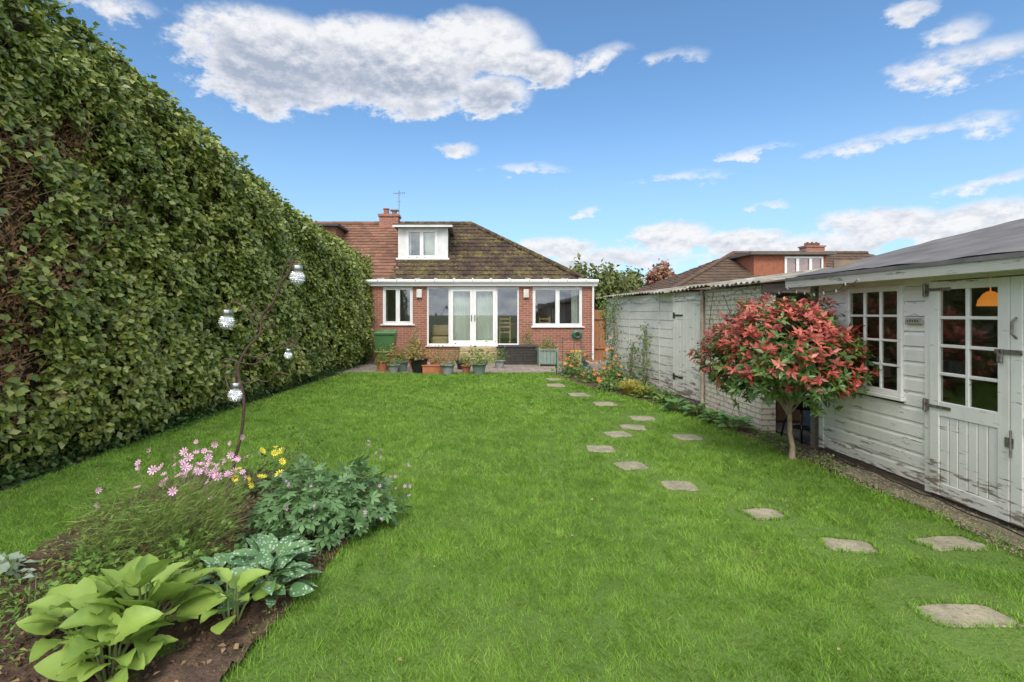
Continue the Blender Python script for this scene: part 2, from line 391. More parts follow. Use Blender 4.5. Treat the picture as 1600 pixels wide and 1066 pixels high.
c=pt.mix(pt.mr(pt.noise(ptc,2,6),.35,.7,0,.6),br.outputs[0],(.17,.14,.11)); pt.put(pb.inputs['Base Color'],c); pb.inputs['Roughness'].default_value=.85
bump(pt,pb,pt.m('ADD',pt.m('MULTIPLY',br.outputs[1],-1.0),pt.noise(ptc,30,4)),.6,.01)
mb=MB(); mb.box(-4.6,6.6,13.7,17.6,-.1,.012); mb.build('patio',[pm])
# grass
def inlawn(x,y):
    ok=pip(x,y,lawnP)&~pip(x,y,bedL)
    for sx,sy,r_,ps in stonepoly:
        near=(np.abs(x-sx)<r_)&(np.abs(y-sy)<r_); idx=np.nonzero(near)[0]
        if len(idx): ok[idx]&=~pip(x[idx],y[idx],ps)
    return ok
def vnoise(x,y,s,seed=0):
    X=x*s+seed*17.3; Y=y*s+seed*9.1; xi=np.floor(X).astype(int); yi=np.floor(Y).astype(int); fx=X-xi; fy=Y-yi
    h=lambda a,b: np.modf(np.abs(np.sin(a*127.1+b*311.7)*43758.5453))[0]
    u=fx*fx*(3-2*fx); v=fy*fy*(3-2*fy)
    return (h(xi,yi)*(1-u)+h(xi+1,yi)*u)*(1-v)+(h(xi,yi+1)*(1-u)+h(xi+1,yi+1)*u)*v
parts=[]
for y0,y1,dens,hh,wd in ((1.2,3.2,16000,.030,.0025),(3.2,5,11000,.032,.0032),(5,8,5500,.034,.0048),(8,11,2900,.036,.0075),(11,13.9,1800,.038,.011)):
    n=int(8.3*(y1-y0)*dens); x=rng.uniform(-4.4,3.8,n); y=rng.uniform(y0,y1,n)
    k=(x>-1.1*y-.6)&(x<1.25*y+.6)
    x=x[k];y=y[k]
    pn=.35*vnoise(x,y,2.3)+.35*vnoise(x,y,9,2)+.3*vnoise(x,y,24,4)
    k=inlawn(x,y)&(rng.random(len(x))<.3+1.15*pn); x=x[k];y=y[k];pn=pn[k]; n=len(x)
    ns=np.ones(n)
    for sx,sy,r_,ps in stonepoly: ns=np.where((x-sx)**2+((y-sy)*1.0)**2<(r_*1.15)**2,.5,ns)
    h=hh*rng.uniform(.45,1.45,n)*(.55+.85*pn)*ns
    la=vnoise(x,y,5.5,5)*12+rng.normal(0,1.1,n)
    th=rng.uniform(0,2*np.pi,n); ln=rng.uniform(.2,1.4,n)*h
    b0=np.stack([x,y,np.full(n,-.002)],1); dx=np.stack([np.cos(th),np.sin(th),0*th],1)*(wd*rng.uniform(.6,1.3,n))[:,None]
    tip=b0+np.stack([np.cos(la)*ln,np.sin(la)*ln,h],1)
    V=np.stack([b0-dx,b0+dx,tip],1).reshape(-1,3); F=np.arange(3*n).reshape(-1,3)
    parts.append((V,F))
ex=[];ey=[];eh=[]
def edge(poly,closed,cnt,sdv=.035):
    m=len(poly)
    for i in range(m if closed else m-1):
        a=poly[i];b_=poly[(i+1)%m]; L=math.hypot(b_[0]-a[0],b_[1]-a[1]); k=int(L*cnt)
        if k<1: continue
        t_=rng.random(k); ex.append(a[0]+(b_[0]-a[0])*t_+rng.normal(0,sdv,k)); ey.append(a[1]+(b_[1]-a[1])*t_+rng.normal(0,sdv,k)); eh.append(np.ones(k))
edge(bedL,True,500); edge(rightB,False,700,.07)
for sx,sy,r_,ps in stonepoly:
    q=np.array(ps+[ps[0]]); k=420 if sy<4.5 else 160; i=rng.integers(0,len(ps),k); f_=rng.random(k)[:,None]; pp=q[i]*(1-f_)+q[i+1]*f_
    pp=np.array([sx,sy])+(pp-np.array([sx,sy]))*rng.uniform(.93,1.10,k)[:,None]
    ex.append(pp[:,0]); ey.append(pp[:,1]); eh.append(np.full(k,.75 if sy<4.5 else .45))
x=np.concatenate(ex);y=np.concatenate(ey);hs=np.concatenate(eh);k=y>1;x=x[k];y=y[k];hs=hs[k];n=len(x)
h=rng.uniform(.02,.065,n)*hs; th=rng.uniform(0,6.28,n); ln=rng.uniform(.2,1.2,n)*h
b0=np.stack([x,y,np.zeros(n)],1); dx=np.stack([np.cos(th),np.sin(th),0*th],1)*(.0018+.0006*y)[:,None]
tip=b0+np.stack([np.cos(th+1.5)*ln,np.sin(th+1.5)*ln,h],1)
parts.append((np.stack([b0-dx,b0+dx,tip],1).reshape(-1,3),np.arange(3*n).reshape(-1,3)))
V,F=cat(parts)
grassM=leafmat('grass_blades',[(0,(.065,.135,.018)),(.28,(.13,.26,.030)),(.55,(.21,.38,.048)),(.78,(.31,.45,.08)),(1,(.52,.48,.20))],.6,.32,.7,spec=.22,namp=.55,n2=4)
bigmesh('lawn_grass',V,F,grassM)
# ------------------------------------------------------------------ hedge
def hX(y): return np.interp(y,[0,4.5,7.3,11.6,17],[-4.38,-4.28,-4.06,-3.82,-3.30])
def hH(y): return np.interp(y,[0,5.8,9.3,12.5,17],[5.4,5.1,4.5,4.0,3.55])
def hbulge(y,z):
    return .07*np.sin(y*1.3+z*.6)+.05*np.sin(y*3.1+1.7*np.sin(z*1.9))+.035*np.sin(z*5.1+y*2.2)
def hface(y,z):
    top=hH(y); t_=np.clip((z-(top-.9))/.9,0,1)
    foot=np.clip(1-z/.45,0,1)
    return hX(y)-.05*z+hbulge(y,z)-.35*t_**2.5-.28*foot
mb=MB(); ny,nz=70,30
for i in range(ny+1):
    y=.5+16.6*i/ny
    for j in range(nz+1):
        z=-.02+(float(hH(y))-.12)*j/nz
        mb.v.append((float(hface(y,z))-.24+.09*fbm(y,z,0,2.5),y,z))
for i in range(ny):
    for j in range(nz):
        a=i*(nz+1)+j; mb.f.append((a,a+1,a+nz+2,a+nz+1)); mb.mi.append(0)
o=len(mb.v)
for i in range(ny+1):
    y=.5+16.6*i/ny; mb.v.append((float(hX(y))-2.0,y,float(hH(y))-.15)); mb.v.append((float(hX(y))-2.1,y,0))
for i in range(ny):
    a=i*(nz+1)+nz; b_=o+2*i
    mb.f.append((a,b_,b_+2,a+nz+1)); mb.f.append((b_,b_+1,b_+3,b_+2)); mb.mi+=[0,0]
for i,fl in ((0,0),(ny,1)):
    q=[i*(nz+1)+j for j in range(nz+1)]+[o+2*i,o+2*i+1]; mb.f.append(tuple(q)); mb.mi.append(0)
hedge=empty('hedge')
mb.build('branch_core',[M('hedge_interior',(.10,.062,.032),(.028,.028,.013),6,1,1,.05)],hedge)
def barefn(y,z):
    s=np.exp(-((y-4.75)/.42)**2-((z-2.8)/.75)**2)+np.exp(-((y-4.65)/.5)**2-((z-1.25)/.6)**2)+.85*np.exp(-((y-5.5)/.34)**2-((z-2.1)/.4)**2)+.8*np.exp(-((y-5.7)/.3)**2-((z-3.5)/.35)**2)+.6*np.exp(-((y-6.3)/.35)**2-((z-2.9)/.3)**2)
    s=s*1.35+.34*np.sin(y*9+z*4)*np.sin(z*7-y*3)+.26*np.sin(y*17)*np.sin(z*15)
    return s
parts=[]
for y0,y1,dens,sz in ((.6,4,600,.10),(4,7,2000,.088),(7,11,1300,.098),(11,17.1,850,.105)):
    n=int((y1-y0)*4.8*dens); y=rng.uniform(y0,y1,n); z=rng.random(n)**.97*hH(y)
    dep=np.abs(rng.normal(0,.085,n))
    cl=vnoise(y,z,4,1)*.55+vnoise(y,z,9,3)*.45
    dep=dep+.13*(cl<.38)-.06*(cl>.62)
    keep=(rng.random(n)>np.clip(barefn(y,z)*1.4-.38,0,.94))&(rng.random(n)<np.where(cl<.3,.5,1))&(rng.random(n)<np.clip(.25+z/.6,0,1))
    y=y[keep];z=z[keep];dep=dep[keep];n=len(y)
    x=hface(y,z)-dep+.03
    pos=np.stack([x,y,z],1)
    ax=np.stack([rng.uniform(.0,.9,n),rng.normal(0,.7,n),rng.uniform(-1.0,.45,n)],1)
    no=np.stack([rng.uniform(.3,1.2,n),rng.normal(-.2,.5,n),rng.uniform(0,1.4,n)],1)
    parts.append(inst(LV,LF,pos,ax,no,sz*rng.uniform(.6,1.25,n)))
    n=int((y1-y0)*800); y=rng.uniform(y0,y1,n); w_=rng.random(n)**1.5*2.0
    pos=np.stack([hX(y)-.42-w_,y,hH(y)-.07+rng.normal(0,.06,n)+.04*np.sin(y*6)+.10*(rng.random(n)<.05)],1)
    no=np.stack([rng.normal(.2,.5,n),rng.normal(0,.5,n),np.ones(n)],1)
    ax=rng.normal(0,1,(n,3)); ax[:,2]=rng.uniform(-.2,.8,n)
    parts.append(inst(LV,LF,pos,ax,no,sz*rng.uniform(.6,1.2,n)))
n=6000; xx=rng.uniform(-5.4,-3.4,n); z=rng.random(n)*3.5
pos=np.stack([xx,17.1+.1*rng.normal(0,1,n),z],1)
parts.append(inst(LV,LF,pos,rng.normal(0,1,(n,3)),np.stack([rng.normal(0,.5,n),np.ones(n),rng.random(n)],1),.1*np.ones(n)))
V,F=cat(parts)
hedgeM=leafmat('beech_hedge_leaf',[(0,(.060,.090,.020)),(.27,(.125,.18,.034)),(.52,(.225,.285,.056)),(.76,(.36,.385,.09)),(.92,(.48,.43,.15)),(1,(.42,.24,.11))],.34,.25,1.1,spec=.6,namp=.46,n2=3.5)
bigmesh('hedge_leaves',V,F,hedgeM,hedge)
n=22000; y=rng.uniform(3.9,6.9,n); z=rng.uniform(.3,4.2,n); k=barefn(y,z)>rng.uniform(.3,.8,n); y=y[k];z=z[k];n=len(y)
pos=np.stack([hface(y,z)-rng.uniform(.02,.24,n),y,z],1)
V,F=inst(LV,LF,pos,rng.normal(0,1,(n,3)),np.stack([np.ones(n),rng.normal(0,.6,n),rng.normal(.3,.6,n)],1),.05*rng.uniform(.4,1.2,n))
bigmesh('dead_leaves',V,F,leafmat('dead_leaf',[(0,(.12,.055,.028)),(.5,(.30,.15,.07)),(1,(.50,.28,.13))],.8,.1),hedge)
mb=MB()
for i in range(1700):
    y=random.uniform(3.9,6.9); z=random.uniform(.2,4.2)
    if i>300 and barefn(y,z)<.4: continue
    x=float(hface(y,z))-random.uniform(.0,.2); p=Vector((x,y,z)); d=Vector((random.uniform(.1,.6),random.gauss(0,.6),random.uniform(-.1,1))).normalized()
    L=random.uniform(.12,.4); mb.tube([p,p+d*L*.5+Vector((0,random.gauss(0,.02),0)),p+d*L],[.005,.004,.0015],3,cap=False)
for i in range(34):
    y=3.6+i*.4; x=float(hX(y))-.5
    mb.tube([(x,y,0),(x+.1,y+.05,.6),(x+.15,y-.05,1.5)],[.05,.04,.025],6)
mb.build('twigs',[M('twig_bark',(.36,.24,.14),(.18,.11,.07),20,.9,.3)],hedge)
def scatter_leaves(name,n,fpos,size,mat,tmpl=(LV,LF),up=.6,parent=None):
    pos=fpos(n); n=len(pos); ax=rng.normal(0,1,(n,3)); ax[:,2]*=.4
    no=rng.normal(0,.5,(n,3)); no[:,2]+=up+.5
    V,F=inst(tmpl[0],tmpl[1],pos,ax,no,size*rng.uniform(.6,1.3,n))
    return bigmesh(name,V,F,mat,parent)
def fivy(n):
    y=rng.uniform(3.5,16.5,n); o_=np.abs(rng.normal(0,.13,n)); return np.stack([hX(y)-.25+o_,y,np.maximum(.01,.22*rng.random(n)-o_*.4)],1)
ivyM=leafmat('ivy_leaf',[(0,(.025,.05,.016)),(.6,(.06,.12,.03)),(1,(.13,.19,.06))],.4,.1)
scatter_leaves('ivy_ground_cover',6500,fivy,.065,ivyM)
# ------------------------------------------------------------------ house
house=empty('brick_house',(0,0,0))
b=MB()
for x0,x1,z1 in ((-4.6,-3.02,2.5),(-3.02,-2.02,1.19),(-2.02,-1.55,2.5),(-1.55,1.51,.50),(1.51,1.96,2.5),(1.96,3.61,1.12),(3.61,4.0,2.5)):
    b.box(x0+.0005,x1-.0005,17,17.25,-.1,z1)
b.build('front_wall',[brickX],house)
b=MB(); b.box(3.76,4.0,17.252,25.9,-.1,2.55); b.box(-9.5,-9.2,18.3,25.9,-.1,2.6); b.build('side_wall',[brickY],house)
b=MB(); b.box(-9.2,3.75,25.6,25.85,-.1,2.6); b.box(-9.2,-4.62,18.2,18.45,-.1,2.7); b.build('rear_wall',[brickX],house)
b=MB(); b.box(-4.5,3.74,17.27,21,.38,.48,1); b.box(-4.5,3.74,20.9,21,.49,2.55,0); b.box(-4.55,-4.45,17.27,20.9,.49,2.55,0); b.box(-4.5,3.74,17.3,21,2.56,2.6,2)
b.box(-2.5,-1.6,20.85,20.88,.5,2.4,3); b.box(1.2,2.2,20.84,20.88,1.2,2.1,3)
for x in (.9,1.6,2.3): 
    b.box(x,x+.4,18.0,18.4,.92,.96,4)
    for a in (0,.36):
        for c_ in (0,.36): b.box(x+a,x+a+.04,18.0+c_,18.04+c_,.48,.92,4)
        b.box(x+a,x+a+.04,18.0,18.03,.96,1.5,4)
    for k in range(3): b.box(x+.04,x+.36,18.005,18.025,1.1+.14*k,1.16+.14*k,4)
b.box(.6,2.6,18.6,19.4,1.2,1.25,4); b.box(.7,.78,18.7,18.78,.48,1.2,4); b.box(2.4,2.48,18.7,18.78,.48,1.2,4)
b.box(-1.45,-.85,17.5,18.0,.48,.80,5,.05); b.box(-1.45,-.85,17.95,18.1,.80,1.2,5,.05)
b.build('living_room',[M('plaster',(.62,.59,.52),(.55,.52,.46),2,.8,0),M('floor_wood',(.36,.22,.11),(.26,.15,.07),5,.5,0,stretch=(1,8,1)),M('ceiling',(.8,.8,.78),None,2,.9,0),M('inner_door',(.30,.25,.2),None,3,.6,0),M('pine',(.66,.43,.20),(.56,.35,.16),6,.5,0),M('wicker',(.58,.44,.26),(.4,.29,.16),40,.8,.5)],house)
def window(mbf,mbg,x0,x1,z0,z1,y,fr=.055,muls=(),sash=True,dep=.07):
    f=mbf; yb=y+dep
    f.box(x0,x0+fr,y,yb,z0,z1,0,.006); f.box(x1-fr,x1,y,yb,z0,z1,0,.006)
    f.box(x0+fr,x1-fr,y+.002,yb,z1-fr,z1,0,.006); f.box(x0+fr,x1-fr,y+.002,yb,z0,z0+fr,0,.006)
    xs=[x0+fr]
    for m_ in muls: f.box(m_-fr/2,m_+fr/2,y+.001,yb,z0+fr,z1-fr,0,.005); xs+= [m_-fr/2,m_+fr/2]
    xs.append(x1-fr)
    for i in range(0,len(xs),2):
        a,c_=xs[i],xs[i+1]
        if sash:
            s_=.04; f.box(a,a+s_,y-.012,y+.04,z0+fr,z1-fr,0,.006); f.box(c_-s_,c_,y-.012,y+.04,z0+fr,z1-fr,0,.006)
            f.box(a+s_,c_-s_,y-.011,y+.04,z1-fr-s_,z1-fr,0,.006); f.box(a+s_,c_-s_,y-.011,y+.04,z0+fr,z0+fr+s_,0,.006)
        mbg.box(a,c_,y+.045,y+.051,z0+fr,z1-fr,0)
f=MB(); g=MB()
window(f,g,-3.02,-2.02,1.24,2.48,17.03,muls=(-2.52,))
window(f,g,1.96,3.61,1.17,2.48,17.03,muls=(2.79,))
window(f,g,-1.55,-.78,.54,2.48,17.03,sash=False)
window(f,g,.74,1.51,.54,2.48,17.03,sash=False)
for a,c_ in ((-.78,-.02),(-.018,.74)):
    s_=.10
    f.box(a,a+s_,17.0,17.07,.54,2.44,0,.008); f.box(c_-s_,c_,17.0,17.07,.54,2.44,0,.008)
    f.box(a+s_,c_-s_,17.001,17.07,2.33,2.44,0,.008); f.box(a+s_,c_-s_,17.001,17.07,.54,.70,0,.008)
    g.box(a+s_,c_-s_,17.04,17.046,.70,2.33)
f.box(-.78,.74,17.0,17.1,2.44,2.48,0)
f.box(-3.1,-1.95,16.93,17.05,1.20,1.238,0,.008); f.box(1.9,3.68,16.93,17.05,1.13,1.168,0,.008); f.box(-1.6,1.56,16.92,17.1,.50,.538,0,.008)
f.build('window_frames',[white],house); g.build('window_glass_panes',[glass],house)
h_=MB(); h_.box(-.085,-.06,16.955,16.998,1.35,1.55); h_.box(.03,.055,16.954,16.998,1.35,1.55); h_.build('door_handles',[blackM],house)
cu=MB()
def curtain(mb,x0,x1,y,z0,z1,amp=.02,fold=.09):
    n=int((x1-x0)/.018)+2; o=len(mb.v)
    for i in range(n):
        x=x0+(x1-x0)*i/(n-1); yy=y+amp*math.sin(x/fold*6.28)
        mb.v.append((x,yy,z0)); mb.v.append((x,yy,z1))
    for i in range(n-1): mb.f.append((o+2*i,o+2*i+2,o+2*i+3,o+2*i+1)); mb.mi.append(0)
curtain(cu,-.70,-.12,17.20,.6,2.4,.008,.07); curtain(cu,.08,.66,17.20,.6,2.4,.008,.07)
curtain(cu,-3.0,-2.9,17.2,1.2,2.4); curtain(cu,3.3,3.55,17.3,1.2,2.4)
curtain(cu,-2.48,-2.36,19.36,3.7,4.7,.015,.06); curtain(cu,-1.85,-1.45,19.36,3.7,4.7,.015,.06)
cu.build('curtains',[M('net_curtain',(.56,.58,.52),(.42,.45,.39),1.5,.9,0)],house)
b=MB(); b.box(-4.7,4.08,16.86,16.98,2.50,2.66,0,.01)
b.tube([(-4.72,16.80,2.66),(4.1,16.80,2.66)],.055,8); b.tube([(3.95,16.82,2.62),(3.95,16.93,2.45),(3.95,16.95,.05)],.034,8)
x=-4.4
while x<4: b.box(x,x+.05,16.72,16.88,2.68,2.74,0,.008); b.add([(x,16.8,2.74),(x+.05,16.8,2.74),(x+.05,18.1,2.86),(x,18.1,2.86),(x,16.8,2.70),(x+.05,16.8,2.70),(x+.05,18.1,2.82),(x,18.1,2.82)],[(0,1,2,3),(7,6,5,4),(0,4,5,1),(1,5,6,2),(2,6,7,3),(3,7,4,0)]); x+=.62
b.build('fascia_and_gutter',[white],house)
b=MB(); b.add([(-4.6,16.82,2.705),(4.0,16.82,2.705),(4.0,18.1,2.825),(-4.6,18.1,2.825)],[(0,1,2,3)]); b.build('lean_to_roof',[M('polycarbonate',(.35,.36,.36),(.22,.23,.2),5,.3,0)],house)
def tiles(mb,P0,U,S,length,slope,clip,tw=.30,tl=.33,mi=0,prof=.022):
    U=Vector(U).normalized(); S=Vector(S).normalized(); N=U.cross(S).normalized(); P0=Vector(P0)
    for k in range(int(slope/tl)+1):
        s0=k*tl; s1=min(s0+tl+.03,slope)
        off=(k%2)*tw/2
        for j in range(-1,int(length/tw)+1):
            u0=j*tw+off; uc=u0+tw/2
            if not clip(uc,s0+tl/2): continue
            h=.045+random.uniform(-.006,.008); q=[]
            for i in range(5):
                u=u0+tw*i/4*.985; zz=[0,prof,0,prof*.5,0][i]
                q.append((P0+U*u+S*(s0+random.uniform(0,.004))+N*(h+zz),P0+U*u+S*s1+N*(h-.032+zz*.8),P0+U*u+S*s0+N*.0))
            vs=[v for tr in q for v in tr]; fs=[]
            for i in range(4): fs+= [(3*i,3*i+3,3*i+4,3*i+1),(3*i+2,3*i+5,3*i+3,3*i)]
            mb.add(vs,fs,mi)
def ridge(mb,a,b_,r=.12,seg=.42,mi=0):
    a=Vector(a);b_=Vector(b_); L=(b_-a).length; n=max(1,int(L/seg)); d=(b_-a)/n
    for i in range(n):
        mb.tube([a+d*i,a+d*(i+1.06)],[r*1.0,r*.92],8,mi)
A0=Vector((0,17.85,2.76)); RG=Vector((0,22,5.42)); SD=(RG-A0); SL=SD.length
b=MB()
b.add([(-9.6,17.85,2.76),(3.85,17.85,2.76),(-.14,22,5.42),(-9.6,22,5.42)],[(0,1,2,3)])
b.add([(3.85,17.85,2.76),(3.85,26.1,2.76),(-.14,22,5.42)],[(0,1,2)])
b.add([(-9.6,26.1,2.76),(3.85,26.1,2.76),(-.14,22,5.42),(-9.6,22,5.42)],[(3,2,1,0)])
b.box(-9.5,3.7,17.95,26,2.70,2.75)
tiles(b,(-2.95,17.85,2.76),(1,0,0),SD,6.8,SL,lambda u,s:(-2.95+u)<3.85-(3.99*s/SL) and u>0)
Sh=Vector((-3.99,0,2.66)); tiles(b,(3.85,17.85,2.76),(0,1,0),Sh,8.25,Sh.length,lambda u,s: 4.1*s/Sh.length<u<8.25-4.1*s/Sh.length)
ridge(b,(-2.95,22,5.44),(-.1,22,5.44)); ridge(b,(3.87,17.83,2.80),(-.14,22,5.46),.11)
b.build('roof',[tileBrown],house)
b=MB(); tiles(b,(-9.6,17.85,2.76),(1,0,0),SD,6.6,SL,lambda u,s:u>0,tw=.26,tl=.26,prof=.0); ridge(b,(-9.6,22,5.44),(-2.95,22,5.44)); b.build('adjoining_roof',[tileRed],house)
b=MB()
b.box(-2.83,-2.53,19.2,19.28,3.5,4.82,0); b.box(-1.36,-.96,19.2,19.28,3.5,4.82,0); b.box(-2.53,-1.36,19.2,19.28,4.74,4.82,0); b.box(-2.53,-1.36,19.2,19.28,3.5,3.68,0)
b.box(-2.9,-.90,19.08,19.2,3.60,3.67,0,.01)
for k in range(6): 
    b.box(-1.36+.066*k+.003,-1.36+.066*(k+1)-.003,19.19,19.2,3.68,4.8,0); b.box(-2.83+.05*k+.003,-2.83+.05*(k+1)-.003,19.19,19.2,3.68,4.8,0)
b.box(-2.83,-2.75,19.281,21.6,3.5,4.82,3); b.box(-1.04,-.96,19.281,21.6,3.5,4.82,3)
b.box(-2.98,-.80,18.93,21.7,4.822,4.90,1,.01); b.box(-3.0,-.78,18.91,18.93,4.80,4.86,0); b.box(-2.99,-.79,18.92,21.7,4.902,4.93,2)
b.box(-2.7,-1.1,20.5,20.55,3.6,4.8,4)
f=MB();g=MB(); window(f,g,-2.53,-1.36,3.68,4.74,19.21,muls=(-1.95,))
b.build('dormer',[M('dormer_paint',(.72,.72,.70),(.60,.60,.58),4,.6,0),M('soffit',(.3,.29,.27),None,3,.8,0),M('felt',(.07,.07,.07),(.10,.10,.09),5,.9,.3),tileBrown,M('room_wall',(.4,.42,.45),None,3,.9,0)],house)
f.build('dormer_window',[white],house); g.build('dormer_glass',[glass],house)
b=MB(); b.box(-6.8,-5.35,19.9,21.5,4.1,4.98,1); b.box(-6.95,-5.2,19.7,21.7,4.98,5.07,0); b.build('adjoining_dormer',[M('dark_felt',(.06,.06,.065),None,4,.8,.2),tileRed],house)
b=MB(); b.box(-4.0,-3.2,21.7,22.3,5.0,5.72,0); b.box(-4.05,-3.15,21.65,22.35,5.72,5.82,0); b.lathe([(.0,.0),(.13,0),(.11,.22),(.14,.24),(.14,.28),(0,.28)],(-3.75,22,5.82),12,1)
b.lathe([(.16,0),(.10,.05),(.10,.16),(.2,.18),(.16,.24),(0,.27)],(-3.4,22,5.82),12,2)
b.tube([(-3.2,22,5.7),(-3.2,22,6.9)],.015,5,2); b.tube([(-3.45,22,6.75),(-2.95,22,6.8)],.012,4,2)
for k in range(6): b.tube([(-3.42+.09*k,21.85,6.76),(-3.42+.09*k,22.15,6.76)],.007,4,2)
b.tube([(-3.3,22,6.4),(-3.1,22,6.4)],.01,4,2)
b.build('chimney',[brickX,M('clay_pot',(.3,.13,.07),None,5,.8,.1),iron],house)
b=MB()
for x in (-1.80,1.74):
    b.box(x-.09,x+.09,16.90,16.998,2.12,2.40,0,.015)
b.build('wall_lights',[M('lamp_case',(.72,.70,.65),None,6,.4,0)],house)
b=MB()
for k in range(6): 
    r=.15-.012*k; b.tube([(3.42+r*math.cos(a)*1.1,16.93-.012*k,.9+r*math.sin(a)) for a in [i*6.2832/20 for i in range(21)]],.014,5)
b.tube([(3.55,16.93,.85),(3.58,16.9,.4),(3.45,16.8,.05)],.012,5)
b.build('hose_reel',[M('green_hose',(.02,.16,.09),None,8,.4,0)],house)
b=MB(); b.box(-.45,.75,16.1,16.99,-.02,.18,0,.01); b.box(-.45,.75,16.42,16.99,.182,.35,0,.01); b.box(-.45,.75,16.72,16.99,.352,.49,0,.01)
b.build('garden_steps',[M('sandstone_step',(.48,.36,.22),(.34,.25,.16),6,.85,.4)])
# ------------------------------------------------------------------ neighbour house
nh=empty('neighbouring_house')
b=MB(); e=2.7; 
b.add([(9.3,24,e),(24,24,e),(21.5,28,4.86),(14.2,28,4.86)],[(0,1,2,3)]); b.add([(9.3,24,e),(14.2,28,4.86),(9.3,32,e)],[(0,1,2)]); b.add([(9.3,32,e),(14.2,28,4.86),(21.5,28,4.86),(24,32,e)],[(0,1,2,3)]); b.add([(24,24,e),(24,32,e),(21.5,28,4.86)],[(0,1,2)])
SD2=Vector((0,4,2.16)); tiles(b,(9.3,24,e),(1,0,0),SD2,14.7,SD2.length,lambda u,s: 4.9*s/SD2.length<u<14.7-2.5*s/SD2.length,tw=.32,tl=.34)
S3=Vector((4.9,0,2.16)); tiles(b,(9.3,32,e),(0,-1,0),S3,8,S3.length,lambda u,s: 4*s/S3.length<u<8-4*s/S3.length,tw=.32,tl=.34)
ridge(b,(14.2,28,4.9),(21.5,28,4.9)); ridge(b,(9.3,24,2.74),(14.2,28,4.9))
b.build('roof',[tileGrey],nh)
b=MB(); b.box(9.7,23.6,24.4,31.6,-.1,2.65); b.box(18,19,27.7,28.3,4.6,5.2); b.box(17.95,19.05,27.65,28.35,5.2,5.28); b.build('walls',[brickX],nh)
b=MB()
for k in range(7): b.tube([(18.15+.12*k,28,5.27),(18.15+.12*k,28,5.45+.05*(k%2))],.06,7)
b.build('chimney_pots',[M('clay_pots',(.16,.09,.05),None,4,.8,.1)],nh)
b=MB(); b.box(13.9,17.5,25.4,28,3.3,4.5,0); b.box(13.6,17.8,25.1,28,4.5,4.62,1)
f=MB();g=MB(); window(f,g,15.4,17.3,3.5,4.42,25.32,muls=(16.03,16.67)); f.build('dormer_window',[white],nh); g.build('dormer_glass',[glass],nh)
b.build('dormer',[M('hung_tile',(.36,.12,.065),(.25,.09,.05),9,.8,.5),M('dark_fascia',(.13,.12,.10),None,3,.7,0)],nh)
b=MB(); x=4.05; k=0
while x<9: b.box(x,x+.115,17.5+.012*(k%2),17.52+.012*(k%2),.0,1.72+random.uniform(-.01,.01)); x+=.12; k+=1
for x in (4.0,5.9,7.8): b.box(x,x+.1,17.4,17.49,0,1.8)
b.box(4.0,9,17.45,17.5,.4,.48); b.box(4.0,9,17.45,17.5,1.4,1.48)
b.build('wooden_fence',[M('fence_timber',(.38,.17,.075),(.27,.12,.055),5,.8,.4,stretch=(9,9,1))])
# ------------------------------------------------------------------ garage
gx0,gy0,gx1,gy1=3.92,8.7,3.52,13.6
L=math.hypot(gx1-gx0,gy1-gy0); ang=math.atan2(gy1-gy0,gx1-gx0)
gar=empty('garage',(gx1,gy1,0),ang+math.pi)
W=2.9
b=MB(); nb=11; bh=1.94/nb
dx0,dx1=L-1.02,L-.06
for k in range(nb):
    z0=.06+k*bh
    for a,c_ in ((0,1.63),(1.635,3.2),(3.205,dx0-.052)):
        j=random.uniform(-.0015,.0015)
        b.add([(a,-.004+j,z0),(c_,-.004+j,z0),(c_,0.003+j,z0+bh-.005),(a,.003+j,z0+bh-.005),(a,.03,z0),(c_,.03,z0),(c_,.03,z0+bh),(a,.03,z0+bh)],[(0,1,2,3),(1,0,4,5),(3,2,6,7),(0,3,7,4),(1,5,6,2)])
for xx in (1.615,3.185): b.box(xx,xx+.035,-.016,-.0065,.06,1.99,0)
b.box(0,L,.031,.08,0,1.98); b.box(0,.08,.08,W,0,1.98); b.box(0,L,W,W+.05,0,2.3)
b.build('board_wall',[paintGar],gar)
b=MB(); 
for k in range(8):
    wd=(dx1-dx0)/8; b.box(dx0+k*wd+.002,dx0+(k+1)*wd-.002,-.03,.0,.08,1.82,0,.004)
b.box(dx0-.05,dx0-.002,-.035,.03,.05,1.9,0); b.box(dx1+.002,L,-.035,.03,.05,1.9,0); b.box(dx0-.05,L,-.036,.03,1.83,1.9,0)
b.build('side_door',[paintGar],gar)
b=MB(); 
for z in (.4,1.55): b.box(dx0-.02,dx0+.34,-.04,-.031,z,z+.03); b.box(dx0-.03,dx0+.03,-.045,-.036,z-.04,z+.07)
b.build('door_hinges',[blackM],gar)
b=MB(); b.tube([(L+.04,-.06,.02),(L+.04,-.06,2.0)],.032,8); b.build('drainpipe',[M('pipe_paint',(.42,.35,.26),(.25,.2,.14),9,.5,.2)],gar)
st=empty('painted_brick_store')
b=MB(); b.box(3.90,4.1,6.95,8.62,-.05,1.98); b.box(4.1,6.6,8.4,8.62,-.05,1.98); b.build('wall',[paintBrick],st)
b=MB(); b.box(6.4,6.6,5.0,8.4,0,2.3,0); b.box(3.9,6.6,6.9,6.948,1.88,2.0,1); b.box(4.0,4.08,6.0,6.08,0,1.95,1); b.box(4.0,6.4,5.95,6.0,1.9,2.0,1)
b.box(4.12,6.4,6.2,8.4,0,.02,2); b.box(4.9,6.3,7.8,8.3,.8,.84,1); b.box(4.9,6.3,7.8,8.3,1.3,1.34,1)
b.box(5.0,5.4,7.9,8.2,.84,1.1,3,.02); b.box(5.5,5.8,7.9,8.2,1.34,1.6,4,.02); b.box(4.4,4.8,7.4,7.8,.02,.9,4,.03); b.box(4.45,5.1,6.5,6.9,.02,.5,3,.03)
